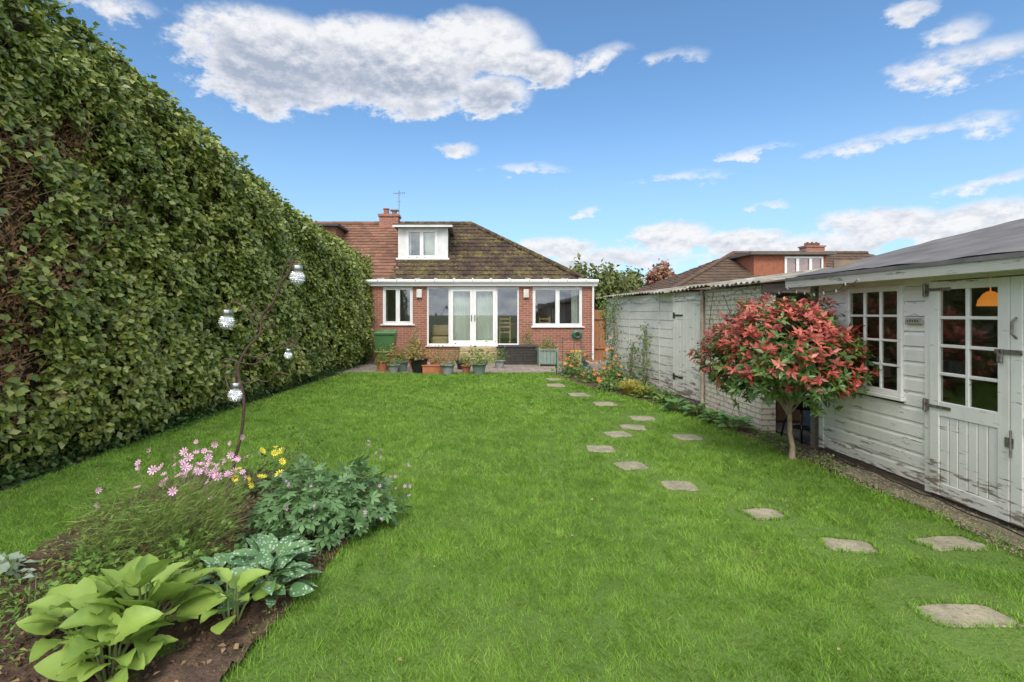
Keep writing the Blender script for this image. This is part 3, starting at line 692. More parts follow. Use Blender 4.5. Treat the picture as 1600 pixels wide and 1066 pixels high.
b.box(4.05,4.9,6.3,6.34,1.62,1.72,5,.01); b.tube([(4.2,6.3,0),(4.35,6.25,1.7)],.015,6,5); b.tube([(4.5,6.3,0),(4.4,6.35,1.6)],.015,6,1)
b.build('store_interior',[darkwood,M('old_timber',(.30,.25,.19),(.18,.14,.10),6,.8,.3,stretch=(1,6,6)),M('store_floor',(.12,.11,.10),None,5,.9,.3),M('crate_blue',(.05,.12,.2),None,5,.6,0),M('crate_brown',(.2,.12,.06),None,5,.7,0),M('white_pvc',(.7,.7,.7),None,4,.4,0)],st)
mb=MB(); n=260; ys=np.linspace(6.7,14.0,n); 
for i,y in enumerate(ys):
    sheet=int((y-6.7)/.76); xe=float(np.interp(y,[6.7,8.7,13.6,14],[3.76,3.76,3.38,3.35]))+.05*math.sin(sheet*2.7); zo=.018*math.sin(y*2*math.pi/.146)+.012*math.sin(sheet*4.1)
    for j in range(5):
        t_=j/4; mb.v.append((xe+(6.7-xe)*t_,y,2.03+.40*t_+zo+.012*math.sin(y*1.7)+.006*random.random()))
for i in range(n-1):
    for j in range(4): mb.f.append((i*5+j,i*5+j+1,(i+1)*5+j+1,(i+1)*5+j)); mb.mi.append(0)
o=len(mb.v)
for i,y in enumerate(ys):
    x0,_,z0=mb.v[i*5]; mb.v.append((x0,y,z0-.012))
for i in range(n-1): mb.f.append((o+i,o+i+1,(i+1)*5,i*5)); mb.mi.append(0)
mb.build('corrugated_roof',[M('corrugated_cement',(.36,.34,.30),(.13,.12,.08),3,.95,.8,.02)])
c0=(4.12,6.45,0); b=MB()
b.lathe([(0,.38),(.12,.40),(.2,.46),(.235,.56),(.24,.58),(.235,.60),(.2,.70),(.1,.76),(0,.78)],c0,20)
for k in range(3):
    a=k*2.094; b.tube([(c0[0]+.15*math.cos(a),c0[1]+.15*math.sin(a),.42),(c0[0]+.24*math.cos(a),c0[1]+.24*math.sin(a),.01)],.012,6)
b.lathe([(.0,.15),(.13,.16),(.14,.17)],c0,16); b.tube([(c0[0]-.04,c0[1],.78),(c0[0]-.04,c0[1],.81),(c0[0]+.04,c0[1],.81),(c0[0]+.04,c0[1],.78)],.008,5)
b.build('kettle_barbecue',[M('black_enamel',(.015,.015,.017),None,4,.15,0)],smooth=True)
# ------------------------------------------------------------------ shed
shed=empty('garden_shed',(3.96,5.82,0),R(-90))
SW=3.3
b=MB(); nb=14; z=.10; bh=(1.98-.10)/nb
wx0,wx1,wz0,wz1=.41,1.12,.83,1.86; dr0,dr1=1.42,2.74
def board(b,a,c_,z0,h,y=0):
    j=random.uniform(-.0025,.0025)
    b.add([(a,y-.016+j,z0),(c_,y-.016-j,z0),(c_,y-.016-j,z0+h*.72),(a,y-.016+j,z0+h*.72),(c_,y-.001,z0+h),(a,y-.001,z0+h),(a,y+.01,z0),(c_,y+.01,z0),(c_,y+.01,z0+h),(a,y+.01,z0+h)],
      [(0,1,2,3),(3,2,4,5),(1,0,6,7),(5,4,8,9),(0,3,5,9,6),(1,7,8,4,2)])
for k in range(nb):
    z0=z+k*bh; z1=z0+bh
    segs=[(0,dr0-.062),(dr1+.062,SW)]
    if z1>wz0+.03 and z0<wz1-.03: segs=[(0,wx0-.003),(wx1+.003,dr0-.062),(dr1+.062,SW)]
    for a,c_ in segs: board(b,a,c_,z0,bh-.003)
for k in range(nb): b.box(-.014,.0,.012,2.55,z+k*bh,z+(k+1)*bh-.004)
b.box(-.02,.05,-.024,.03,.08,1.98); 
b.build('board_walls',[paintShed],shed)
b=MB(); b.box(.0,SW,2.52,2.56,.05,2.5); b.box(SW-.02,SW,.012,2.52,.05,2.2); b.box(.02,SW,.1,2.52,.02,.08)
b.box(.03,.05,.1,2.52,.08,2.2); b.box(.1,1.0,1.9,2.4,.08,.9,1,.02); b.box(1.5,2.1,2.1,2.5,.08,1.5,1,.02)
b.box(.06,.35,.3,2.2,.86,.90,1); b.box(.06,.35,.3,2.2,1.3,1.33,1)
for q,(yy,hh,mi) in enumerate(((.4,.22,2),(.65,.16,3),(.9,.25,1),(1.2,.18,2),(1.5,.2,3))): b.box(.1,.28,yy,yy+.16,.905,.905+hh,mi,.01); b.box(.1,.26,yy+.05,yy+.2,1.335,1.335+hh*.8,3 if mi==2 else 2,.01)
b.build('shed_interior',[M('shed_inside',(.26,.19,.125),(.16,.12,.085),4,.9,.2),M('shed_shelf',(.34,.25,.16),None,5,.8,0),M('paint_tin',(.5,.5,.48),(.3,.3,.3),5,.4,0),M('cardboard',(.35,.22,.12),None,5,.9,0)],shed)
b=MB(); b.box(0,SW,-.0,.1,.0,.095); b.build('shed_plinth',[M('rotten_timber',(.17,.12,.08),(.07,.055,.04),7,.95,.8,.02,stretch=(1,6,6))],shed)
b=MB(); g=MB()
def gridwin(b,g,x0,x1,z0,z1,nc,nr,y,fr,bar):
    b.box(x0,x0+fr,y,y+.05,z0,z1,0,.004); b.box(x1-fr,x1,y,y+.05,z0,z1,0,.004); b.box(x0+fr,x1-fr,y+.001,y+.05,z1-fr,z1,0,.004); b.box(x0+fr,x1-fr,y+.001,y+.05,z0,z0+fr,0,.004)
    for i in range(1,nc): xx=x0+fr+(x1-x0-2*fr)*i/nc; b.box(xx-bar/2,xx+bar/2,y+.006,y+.035,z0+fr,z1-fr,0,.003)
    for i in range(1,nr): zz=z0+fr+(z1-z0-2*fr)*i/nr; b.box(x0+fr,x1-fr,y+.008,y+.033,zz-bar/2,zz+bar/2,0,.003)
    g.box(x0+fr,x1-fr,y+.02,y+.023,z0+fr,z1-fr)
gridwin(b,g,wx0,wx1,wz0,wz1,3,4,-.035,.05,.022)
b.box(wx0-.03,wx1+.03,-.06,-.015,wz0-.035,wz0-.002,0,.004)
b.build('window_frame',[paintShed],shed); g.build('window_panes',[glassmat('old_glass',.06,(.8,.82,.8))],shed)
b=MB(); g=MB()
b.box(dr0-.06,dr0-.002,-.03,.03,.06,1.96,0); b.box(dr1+.002,dr1+.06,-.03,.03,.06,1.96,0); b.box(dr0-.002,dr1+.002,-.028,.03,1.88,1.96,0)
for a,c_ in ((dr0+.004,(dr0+dr1)/2-.003),((dr0+dr1)/2+.003,dr1-.004)):
    st_=.085
    b.box(a,a+st_,-.045,-.005,.07,1.87,0,.004); b.box(c_-st_,c_,-.045,-.005,.07,1.87,0,.004); b.box(a+st_,c_-st_,-.044,-.005,.74,.86,0,.004); b.box(a+st_,c_-st_,-.044,-.005,.07,.18,0,.004); b.box(a+st_,c_-st_,-.044,-.005,1.80,1.87,0,.004)
    nb_=6; w_=(c_-a-2*st_)/nb_
    for k in range(nb_): b.box(a+st_+k*w_+.003,a+st_+(k+1)*w_-.003,-.034,-.008,.18,.74,0,.005)
    b.box(a+st_,c_-st_,-.012,-.006,.18,.74,0)
    x0,x1=a+st_,c_-st_
    xx=(x0+x1)/2; b.box(xx-.014,xx+.014,-.04,-.012,.86,1.80,0,.003)
    for i in range(1,4): zz=.86+.94*i/4; b.box(x0,x1,-.038,-.014,zz-.013,zz+.013,0,.003)
    g.box(x0,x1,-.026,-.023,.86,1.80)
b.build('double_doors',[paintShed],shed); g.build('door_panes',[glassmat('old_door_glass',.05,(.85,.87,.85))],shed)
b=MB()
for z in (.80,1.79):
    b.box(dr0-.05,dr0+.20,-.052,-.046,z,z+.025); b.box(dr0-.055,dr0-.02,-.055,-.031,z-.04,z+.06); b.tube([(dr0-.03,-.06,z-.05),(dr0-.03,-.06,z+.07)],.008,6)
mid=(dr0+dr1)/2
b.box(mid-.10,mid+.09,-.056,-.0455,1.30,1.335); b.box(mid-.07,mid-.03,-.075,-.057,1.235,1.29,0,.006); b.tube([(mid-.065,-.066,1.29),(mid-.063,-.066,1.33),(mid-.037,-.066,1.33),(mid-.035,-.066,1.29)],.005,6)
b.tube([(mid+.05,-.047,1.42),(mid+.05,-.08,1.45),(mid+.05,-.08,1.54),(mid+.05,-.047,1.57)],.008,6)
b.box(mid-.03,mid+.03,-.052,-.0455,.62,.69); b.tube([(mid+.02,-.06,.55),(mid+.02,-.06,.75)],.007,6)
b.build('ironmongery',[iron],shed)
b=MB(); b.box(1.165,1.345,-.045,-.03,1.505,1.56,0,.006); b.tube([(1.17,-.032,1.56),(1.255,-.03,1.60),(1.34,-.032,1.56)],.002,4)
for k in range(5): b.box(1.195+.026*k,1.207+.026*k,-.0462,-.0452,1.522,1.542+.004*(k%2),1)
b.build('name_plaque',[M('slate',(.40,.38,.33),(.28,.27,.23),8,.8,.2),blackM],shed)
sm2,s2t,s2b,s2c=newmat('orange_shade'); s2b.inputs['Base Color'].default_value=(.9,.35,.06,1); s2b.inputs['Emission Color'].default_value=(1,.33,.05,1); s2b.inputs['Emission Strength'].default_value=.6
b=MB(); b.lathe([(.0,.0),(.085,0),(.075,.05),(.045,.10),(.02,.12)],(1.66,.24,1.66),16); b.tube([(1.66,.24,1.78),(1.66,.24,2.04)],.004,4); b.build('lamp_shade',[sm2],shed)
rf=M('mineral_felt',(.16,.15,.145),(.095,.09,.088),3,.95,.5,.01,detail=8)
b=MB()
e0,e1=(-.24,2.02),(2.6,2.74)
X0,X1=-.30,SW+.2
for a,c_ in ((e0,e1),((5.4,2.02),e1)):
    n=40; o=len(b.v)
    for i in range(n+1):
        x=X0+(X1-X0)*i/n
        for j in range(17):
            t_=j/16; b.v.append((x,a[0]+(c_[0]-a[0])*t_,a[1]+(c_[1]-a[1])*t_+.012*fbm(x,t_*3,1,2.5)+(.006 if j%5==0 else 0)))
    for i in range(n):
        for j in range(16):
            q=(o+i*17+j,o+i*17+17+j,o+i*17+18+j,o+i*17+j+1); b.f.append(q if a is e0 else q[::-1]); b.mi.append(0)
b.add([(X0,-.24,2.02),(X1,-.24,2.02),(X1,-.245,1.985),(X0,-.245,1.985)],[(3,2,1,0)])
b.build('felt_roof',[rf],shed)
b=MB(); b.box(X0,X1,-.235,-.21,1.90,2.0,0,.004); b.box(X0,X1,-.21,.0,1.955,1.97,0)
b.add([(X0+.01,-.22,1.90),(X0+.01,2.6,2.62),(X0+.01,2.6,2.735),(X0+.01,-.22,2.012),(X0+.035,-.22,1.90),(X0+.035,2.6,2.62),(X0+.035,2.6,2.735),(X0+.035,-.22,2.012)],[(0,1,2,3),(7,6,5,4),(0,4,5,1),(3,2,6,7),(0,3,7,4)])
b.add([(0,.0,1.96),(0,2.56,2.60),(0,2.56,1.9),(0,0,1.9)],[(0,1,2,3)])
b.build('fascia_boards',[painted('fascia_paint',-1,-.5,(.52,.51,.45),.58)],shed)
# ------------------------------------------------------------------ wires / fairy lights
b=MB()
def cable(p,q,sag,n=14,r=.004,wob=.0):
    pts=[]
    for i in range(n+1):
        t_=i/n; pts.append((p[0]+(q[0]-p[0])*t_,p[1]+(q[1]-p[1])*t_+random.gauss(0,wob),p[2]+(q[2]-p[2])*t_-sag*4*t_*(1-t_)+random.gauss(0,wob)))
    b.tube(pts,r,4,cap=False); return pts
nodes_=[(3.50,13.4,1.9),(3.62,12.0,1.92),(3.72,10.6,1.93),(3.80,9.3,1.93),(3.82,8.6,1.95),(3.84,7.4,1.95),(3.68,6.0,1.9),(3.68,4.9,1.92)]
bulbs=[]
for i in range(len(nodes_)-1): bulbs+=cable(nodes_[i],nodes_[i+1],.10,wob=.01)[::2]
cable((3.84,8.2,1.95),(3.86,8.5,.9),-.05); cable((3.85,7.9,1.9),(3.87,7.1,1.1),.1); cable((3.9,5.3,1.5),(3.92,5.8,.6),.02)
cable((3.9,5.6,.05),(3.75,3.2,.06),-.01,r=.006,wob=.01)
for p in bulbs: b.lathe([(0,-.028),(.009,-.018),(.008,0),(.003,.008)],p,6,1)
b.build('fairy_light_string',[blackM,M('bulb_plastic',(.45,.45,.40),None,4,.2,0)])
# ------------------------------------------------------------------ photinia
ph=empty('red_photinia_tree')
b=MB(); base=Vector((3.46,5.57,0)); ctr=Vector((3.38,5.55,1.09))
b.tube([base,base+Vector((.01,0,.15)),base+Vector((-.015,.01,.3)),base+Vector((-.02,0,.45)),base+Vector((-.05,0,.75))],[.036,.027,.024,.023,.016],9)
RX,RY,RZ=.82,.68,.66
for i in range(40):
    th=random.uniform(0,6.28); u=random.uniform(-.35,1); s_=math.sqrt(1-u*u)
    e_=ctr+Vector((RX*s_*math.cos(th),RY*s_*math.sin(th),RZ*u))*.86; p=base+Vector((-.03,0,random.uniform(.46,.74)))
    m_=p.lerp(e_,.5)+Vector((random.gauss(0,.05),random.gauss(0,.05),.07)); b.tube([p,m_,e_],[.009,.006,.002],5,cap=False)
b.build('trunk_and_branches',[M('photinia_bark',(.38,.30,.21),(.22,.17,.12),14,.85,.4)],ph)
def rosettes(n,rmin,rmax,k,ulo):
    P=[];A=[];N=[]
    for i in range(n):
        th=random.uniform(0,6.28); u=random.uniform(ulo,1); s_=math.sqrt(1-u*u); rr=random.uniform(rmin,rmax)
        d=Vector((s_*math.cos(th),s_*math.sin(th),u)); lump=1+.09*math.sin(3*th+2*u)+.08*math.sin(5*th-4*u)
        if u<-.2: rr*=.9
        c_=ctr+Vector((RX*d.x,RY*d.y,RZ*d.z))*rr*lump
        up=(d+Vector((0,0,.7))+Vector((random.gauss(0,.3),random.gauss(0,.3),random.gauss(0,.2)))).normalized()
        o1=up.orthogonal().normalized(); o2=up.cross(o1)
        for q in range(k):
            a=q*2.4+random.random()*.5; sp_=random.uniform(.5,1.5); ax=(up*random.uniform(.1,.9)+(o1*math.cos(a)+o2*math.sin(a))*sp_).normalized()
            P.append(c_+up*random.uniform(-.06,.03)); A.append(ax); N.append(up+ax*-.3)
    return np.array([tuple(p) for p in P]),np.array([tuple(p) for p in A]),np.array([tuple(p) for p in N])
PL=[(0,0,0),(-.2,.45,.06),(0,.5,0),(.2,.45,.06),(0,1,-.12)]
P,A,N=rosettes(900,.82,1.05,8,-.45)
gid=np.repeat(rng.random(900),8); k=gid<np.clip(-.12+(P[:,2]-.58)*1.3,.08,.90)
V,F=inst(PL,LF,P[k],A[k],N[k],.080*rng.uniform(.55,1.2,k.sum()))
bigmesh('red_leaves',V,F,leafmat('photinia_red_leaf',[(0,(.20,.03,.028)),(.4,(.42,.07,.055)),(.75,(.58,.15,.10)),(1,(.60,.32,.19))],.4,.2,3,spec=.5),ph)
P2,A2,N2=rosettes(900,.35,1.0,8,-.8); P2=np.concatenate([P2,P[~k]]);A2=np.concatenate([A2,A[~k]]);N2=np.concatenate([N2,N[~k]])
V,F=inst(PL,LF,P2,A2,N2,.082*rng.uniform(.6,1.25,len(P2)))
bigmesh('green_leaves',V,F,leafmat('photinia_green_leaf',[(0,(.035,.085,.02)),(.5,(.09,.17,.035)),(.85,(.18,.27,.06)),(1,(.34,.16,.08))],.35,.25,3,spec=.5),ph)
# ------------------------------------------------------------------ plant helpers
def stems_to(mb,base,pts,r=.004,mi=0,arch=.1):
    for p in pts:
        b0=Vector(base)+Vector((random.gauss(0,.03),random.gauss(0,.03),0)); p=Vector(p); m_=b0.lerp(p,.55)+Vector((0,0,arch*(p-b0).length))
        mb.tube([b0,m_,p],[r,r*.8,r*.5],4,mi,cap=False)
def dome_leaves(c,rx,ry,rz,n,size,tmpl,shell=.7,seed=0,flat=.5):
    th=rng.uniform(0,6.28,n); u=rng.uniform(0,1,n); s_=np.sqrt(1-u*u); rr=rng.uniform(shell,1.05,n)
    lump=1+.14*np.sin(3*th+seed)+.1*np.sin(7*th+5*u)+.08*np.sin(9*u+2*th)
    d=np.stack([s_*np.cos(th),s_*np.sin(th),u],1)
    pos=np.array(c)+d*np.array([rx,ry,rz])*(rr*lump)[:,None]
    ax=np.stack([d[:,0],d[:,1],d[:,2]*.3-.1],1)+rng.normal(0,.45,(n,3))
    no=d+np.array([0,0,flat+.4])+rng.normal(0,.3,(n,3))
    return inst(tmpl[0],tmpl[1],pos,ax,no,size*rng.uniform(.6,1.25,n))
def flowers(name,P,size,mat,centre,parent,petals=7,face=(0,-.6,.7)):
    b=MB()
    for p in P:
        p=Vector(p); up=(Vector(face)+Vector((random.gauss(0,.55),random.gauss(0,.5),random.gauss(0,.35)))).normalized(); o1=up.orthogonal().normalized(); o2=up.cross(o1); s=size*random.uniform(.7,1.15); a0=random.random()
        cp=random.uniform(0,.5)
        for k in range(petals):
            a=a0+k*6.283/petals; r=o1*math.cos(a)+o2*math.sin(a); q=up.cross(r)
            w_=2.4/petals
            b.add([p+r*s*.12,p+r*s*.6+q*s*w_*.5+up*s*(.1+cp*.5),p+r*s*(1.0-cp*.25)+q*s*w_*.42+up*s*(.1+cp),p+r*s*(1.0-cp*.25)-q*s*w_*.42+up*s*(.1+cp),p+r*s*.6-q*s*w_*.5+up*s*(.1+cp*.5)],[(0,1,2,3,4)],0)
        b.lathe([(0,-.003),(s*.2,0),(s*.16,s*.12),(0,s*.16)],p,6,1)
    return b.build(name,[mat,centre],parent)
stemM=M('plant_stem',(.12,.20,.05),(.16,.15,.06),10,.6,0)
yel=M('stamen_yellow',(.65,.45,.05),None,10,.7,0)
ge=empty('geranium_plant')
parts=[dome_leaves((-1.14,3.75,.06),.44,.42,.40,560,.070,(pv,pf),.72),dome_leaves((-.90,3.95,.05),.32,.33,.30,240,.064,(pv,pf),.72,2),dome_leaves((-1.25,3.55,.04),.30,.22,.22,170,.068,(pv,pf),.7,4)]
V,F=cat(parts); bigmesh('leaves',V,F,leafmat('geranium_leaf',[(0,(.07,.14,.05)),(.5,(.14,.26,.10)),(1,(.26,.40,.19))],.5,.25,3),ge)
b=MB(); stems_to(b,(-1.10,3.72,.05),[tuple(V[i]) for i in range(0,len(V),160)],.003); b.build('stems',[stemM],ge)
P=[]
for i in range(26):
    a=random.uniform(-2.6,.9); P.append((-1.0+random.uniform(.3,.55)*math.cos(a),3.8+.45*math.sin(a),random.uniform(.12,.5)))
P+=[(-.76+random.gauss(0,.04),4.0,.48+.03*i) for i in range(5)]
flowers('flowers',P,.015,M('mauve_petal',(.58,.32,.55),(.50,.25,.50),9,.6,0),yel,ge,5)
b=MB(); stems_to(b,(-.95,3.9,.1),P,.0022); b.build('flower_stems',[stemM],ge)
def bigleaf(name,c,n,lmin,lmax,mat,tm=(BV,BF),spread=.22,stand=.6,wid=1.0):
    e=empty(name); P=[];A=[];N=[];S=[]; b=MB()
    for i in range(n):
        th=i*2.4+random.uniform(-.3,.3); t_=i/n; r=spread*(.25+.75*t_)*random.uniform(.75,1.1); 
        out=Vector((math.cos(th),math.sin(th),0)); up=stand*(1.15-t_)+.08
        p=Vector(c)+out*r*.5+Vector((0,0,.035+.17*up*random.uniform(.7,1.2))); ax=(out+Vector((0,0,up*1.0))).normalized()
        P.append(tuple(p));A.append(tuple(ax));N.append(tuple(Vector((0,0,1))-out*.3+Vector((random.gauss(0,.35),random.gauss(-.1,.35),0)))); L_=random.uniform(lmin,lmax); S.append((L_*wid*random.uniform(.85,1.1),L_,L_*random.uniform(.3,1.4)))
        c0_=Vector(c)+out*.03; b.tube([c0_,c0_.lerp(p,.5)+Vector((0,0,.02)),p,p+ax*L_*.1],[.007,.006,.005,.003],5)
    V,F=inst(tm[0],tm[1],np.array(P),np.array(A),np.array(N),np.array(S)); bigmesh('leaves',V,F,mat,e,True); b.build('stems',[stemM],e); return e
def veined(name,c1,c2,rough=.45):
    return leafmat(name,[(0,c1),(1,c2)],rough,.3,8,spec=.4)
bl=veined('broad_leaf',(.19,.31,.06),(.36,.49,.10))
bigleaf('broad_leaved_plant',(-1.60,2.48,.03),32,.15,.25,bl,spread=.36,stand=1.0)
bigleaf('broad_leaved_plant',(-1.86,2.44,.03),20,.13,.21,bl,spread=.30,stand=.7)
bigleaf('broad_leaved_plant',(-1.24,2.62,.02),11,.12,.17,bl,spread=.22,stand=.7)
bigleaf('broad_leaved_plant',(-1.58,2.22,.02),20,.13,.20,bl,spread=.30,stand=.6)
spM=leafmat('lungwort_leaf',[(0,(.06,.15,.06)),(1,(.16,.29,.12))],.5,.2,5,spots=True)
bigleaf('lungwort',(-1.20,3.02,.02),38,.14,.20,spM,(NV_,NF_),.32,.55,1.35)
bigleaf('lungwort',(-1.14,2.84,.02),30,.13,.18,spM,(NV_,NF_),.30,.5,1.35)
bigleaf('lungwort',(-1.42,2.92,.02),24,.11,.16,spM,(NV_,NF_),.24,.5,1.3)
cs=empty('pink_cosmos'); b=MB(); P=[]
for i in range(66):
    x=random.uniform(-2.3,-1.64) ; y=3.55+random.gauss(0,.2); z=.54+random.gauss(0,.06)
    P.append((x,y,z))
P+=[(-2.42,3.3,.46),(-1.55,3.5,.48),(-1.6,3.55,.5),(-2.35,3.2,.4),(-2.5,3.4,.5)]
stems_to(b,(-2.0,3.35,.03),P,.0024,0,.04)
V=[];F=[]
for i in range(1900):
    th=random.uniform(0,6.28); r=random.random()**.6*.44; z=random.random()**.8*.42
    p=Vector((-2.03+r*math.cos(th)*(1+.3*z),3.36+r*math.sin(th)*.95,.04+z)); d=Vector((math.cos(th)+random.gauss(0,.5),math.sin(th)+random.gauss(0,.5),random.uniform(.0,1.4))).normalized()*random.uniform(.03,.09)
    for k in range(3):
        dd=(d+Vector((random.gauss(0,.035),random.gauss(0,.035),random.gauss(0,.02)))); w_=dd.cross(Vector((random.random(),random.random(),.3))).normalized()*.0032; o=len(V)
        V+= [tuple(p-w_),tuple(p+w_),tuple(p+dd)]; F.append((o,o+1,o+2))
bigmesh('feathery_leaves',np.array(V),np.array(F),leafmat('cosmos_foliage',[(0,(.13,.22,.045)),(.6,(.24,.35,.08)),(1,(.38,.38,.14))],.6,.3,4),cs)
b.build('stems',[stemM],cs)
flowers('flowers',P,.029,M('pink_petal',(.80,.48,.68),(.70,.32,.56),60,.6,0),yel,cs,8)
fillM=leafmat('filler_leaf',[(0,(.08,.16,.03)),(.6,(.17,.29,.055)),(1,(.33,.38,.13))],.5,.25,4)
def shrub(name,c,rx,ry,rz,n,size,mat,tmpl=(LV,LF),fl=None,stem=True,shell=.3):
    e=empty(name,(0,0,0)); V,F=dome_leaves(c,rx,ry,rz,n,size,tmpl,shell,random.random()*6); bigmesh('leaves',V,F,mat,e)
    if stem:
        b=MB(); stems_to(b,(c[0],c[1],max(0,c[2]-.02)),[tuple(V[i]) for i in range(0,len(V),max(5,len(V)//22))],.003,0,.03); b.build('stems',[stemM],e)
    if fl:
        cnt,sz,fm,pt_=fl; P=[]
        for i in range(cnt):
            th=random.uniform(0,6.28); u=random.uniform(.2,1); s_=math.sqrt(1-u*u); P.append((c[0]+rx*s_*math.cos(th)*1.03,c[1]-abs(ry*s_*math.sin(th))*1.03,c[2]+rz*u*1.05))
        flowers('flowers',P,sz,fm,yel,e,pt_)
    return e
yelP=M('yellow_petal',(.95,.80,.08),(.9,.68,.04),20,.6,0)
orgP=M('orange_petal',(.90,.28,.06),(.8,.2,.08),6,.6,0)
pinkP=M('rose_petal',(.7,.3,.38),None,6,.6,0)
shrub('yellow_rose_bush',(-1.80,4.52,.03),.30,.25,.38,360,.05,leafmat('rose_leaf',[(0,(.06,.12,.03)),(1,(.16,.26,.07))],.4,.2),fl=(18,.038,yelP,10))
shrub('dark_rose_bush',(-1.64,4.85,.03),.26,.25,.46,260,.045,leafmat('bronze_leaf',[(0,(.06,.10,.03)),(.7,(.14,.20,.05)),(1,(.34,.16,.07))],.4,.2))
shrub('daisy_plant',(-2.45,3.3,.02),.25,.3,.30,560,.04,fillM,(LONG,LF)); shrub('daisy_plant',(-1.75,3.15,.02),.26,.24,.24,420,.045,fillM)
shrub('daisy_plant',(-2.6,3.9,.02),.3,.35,.24,460,.045,fillM,(LONG,LF)); shrub('daisy_plant',(-2.72,2.75,.02),.25,.3,.2,420,.045,fillM,(LONG,LF))
shrub('daisy_plant',(-2.2,3.0,.02),.28,.22,.22,420,.045,fillM); shrub('daisy_plant',(-2.35,2.75,.02),.26,.22,.13,320,.04,fillM,(LONG,LF)); shrub('daisy_plant',(-2.3,2.35,.02),.28,.25,.13,420,.04,fillM,(LONG,LF))
gm=leafmat('silver_leaf',[(0,(.20,.27,.19)),(1,(.38,.44,.34))],.8,.15)
shrub('lambs_ear',(-2.80,3.02,.02),.16,.16,.16,80,.07,gm); shrub('campanula_plant',(-1.5,4.25,.02),.3,.3,.16,340,.04,fillM)
shrub('weeds',(-1.9,2.9,.0),.5,.3,.06,200,.035,fillM,stem=False)
def fl_(n):
    x=rng.uniform(-3,-.8,n);y=rng.uniform(1.8,5.2,n);k=pip(x,y,bedL);x=x[k];y=y[k];return np.stack([x,y,np.full(len(x),.05)+rng.normal(0,.008,len(x))],1)
scatter_leaves('leaf_litter',900,fl_,.035,leafmat('litter_leaf',[(0,(.14,.085,.05)),(.6,(.28,.18,.09)),(1,(.42,.32,.15))],.8,.1),up=.8)
ico=[(0,0,1),(1,0,.1),(0,1,-.1),(-1,.1,.1),(0,-1,0),(0,0,-1)]; icf=[(0,4,1),(0,1,2),(0,2,3),(0,3,4),(5,1,4),(5,2,1),(5,3,2),(5,4,3)]
n=5200; x=rng.uniform(-3,-.8,n);y=rng.uniform(1.8,5.2,n);k=pip(x,y,bedL);x=x[k];y=y[k];n=len(x)
V,F=inst(ico,icf,np.stack([x,y,np.full(n,.038)+rng.normal(0,.008,n)],1),rng.normal(0,1,(n,3)),rng.normal(0,1,(n,3)),.004+.014*rng.random((n,3))**2); bigmesh('soil_clods',V,F,soilM)
n=2600; y=rng.uniform(2.2,5.9,n); x=rng.uniform(3.58,3.98,n)+.05*np.sin(y*5); 
V,F=inst(ico,icf,np.stack([x,y,np.full(n,.030)],1),rng.normal(0,1,(n,3)),rng.normal(0,1,(n,3)),.004+.010*rng.random((n,3))**1.8); bigmesh('gravel_strip',V,F,M('gravel',(.32,.26,.17),(.15,.12,.08),40,.9,.3))
n=210; x=rng.uniform(-3.8,3.4,n);y=1.5+12*rng.random(n);k=inlawn(x,y);x=x[k];y=y[k];n=len(x)
V,F=inst(LV,LF,np.stack([x,y,np.full(n,.028)],1),rng.normal(0,1,(n,3))*np.array([1,1,.1]),np.array([0,0,1.])+rng.normal(0,.2,(n,3)),.022*rng.uniform(.6,1.3,n)); bigmesh('fallen_leaves',V,F,leafmat('fallen_leaf',[(0,(.25,.15,.06)),(.6,(.42,.32,.12)),(1,(.6,.5,.28))],.7,.2))
# ------------------------------------------------------------------ twisted garden stake with lights
sk=empty('twisted_garden_stake'); b=MB(); Y=4.5
def smooth(pts,n=8):
    out=[]; pts=[Vector(p) for p in pts]; ext=[pts[0]*2-pts[1]]+pts+[pts[-1]*2-pts[-2]]
    for i in range(1,len(ext)-2):
        for k in range(n):
            t_=k/n; a,b_,c_,d=ext[i-1:i+3]; out.append(.5*((2*b_)+(c_-a)*t_+(2*a-5*b_+4*c_-d)*t_*t_+(3*b_-a-3*c_+d)*t_**3))
    out.append(pts[-1]); return out
mp=smooth([(-2.10,Y,0),(-2.11,Y,.25),(-2.04,Y,.55),(-2.02,Y,.85),(-2.07,Y,1.1),(-2.0,Y,1.28),(-1.88,Y,1.42),(-1.86,Y,1.58),(-1.76,Y,1.70),(-1.70,Y,1.86),(-1.63,Y,1.95),(-1.58,Y,2.08)])
b.tube(mp,[.015-.006*i/len(mp) for i in range(len(mp))],7)
def arm(pts,r=.007): b.tube(smooth(pts,7),r,5)
arm([(-1.88,Y,1.45),(-1.98,Y-.03,1.62),(-2.10,Y,1.70),(-2.17,Y,1.64),(-2.17,Y,1.60)])
arm([(-2.04,Y,.78),(-2.12,Y-.03,.92),(-2.18,Y,1.05),(-2.10,Y,1.07),(-2.09,Y,.99)])
arm([(-1.70,Y,1.86),(-1.66,Y,2.02),(-1.58,Y,2.06),(-1.55,Y,2.01)])
arm([(-2.02,Y,1.24),(-1.85,Y-.05,1.22),(-1.72,Y,1.30),(-1.66,Y,1.34),(-1.63,Y,1.30)])
arm([(-2.06,Y,1.12),(-2.22,Y+.03,1.14),(-2.18,Y,1.20),(-2.05,Y,1.17),(-1.9,Y-.05,1.16),(-1.84,Y,1.22)])
arm([(-2.02,Y,.98),(-1.92,Y,1.02),(-1.82,Y+.02,1.0),(-1.72,Y,1.08),(-1.62,Y,1.06)],.006)
arm([(-1.86,Y,1.58),(-1.95,Y+.02,1.66),(-1.9,Y,1.75)],.006)
sp_=[(-1.60+.05*(1-i/26)*math.cos(i*.7),Y+.02,1.34+.05*(1-i/26)*math.sin(i*.7)) for i in range(22)]; b.tube(sp_,.004,4)
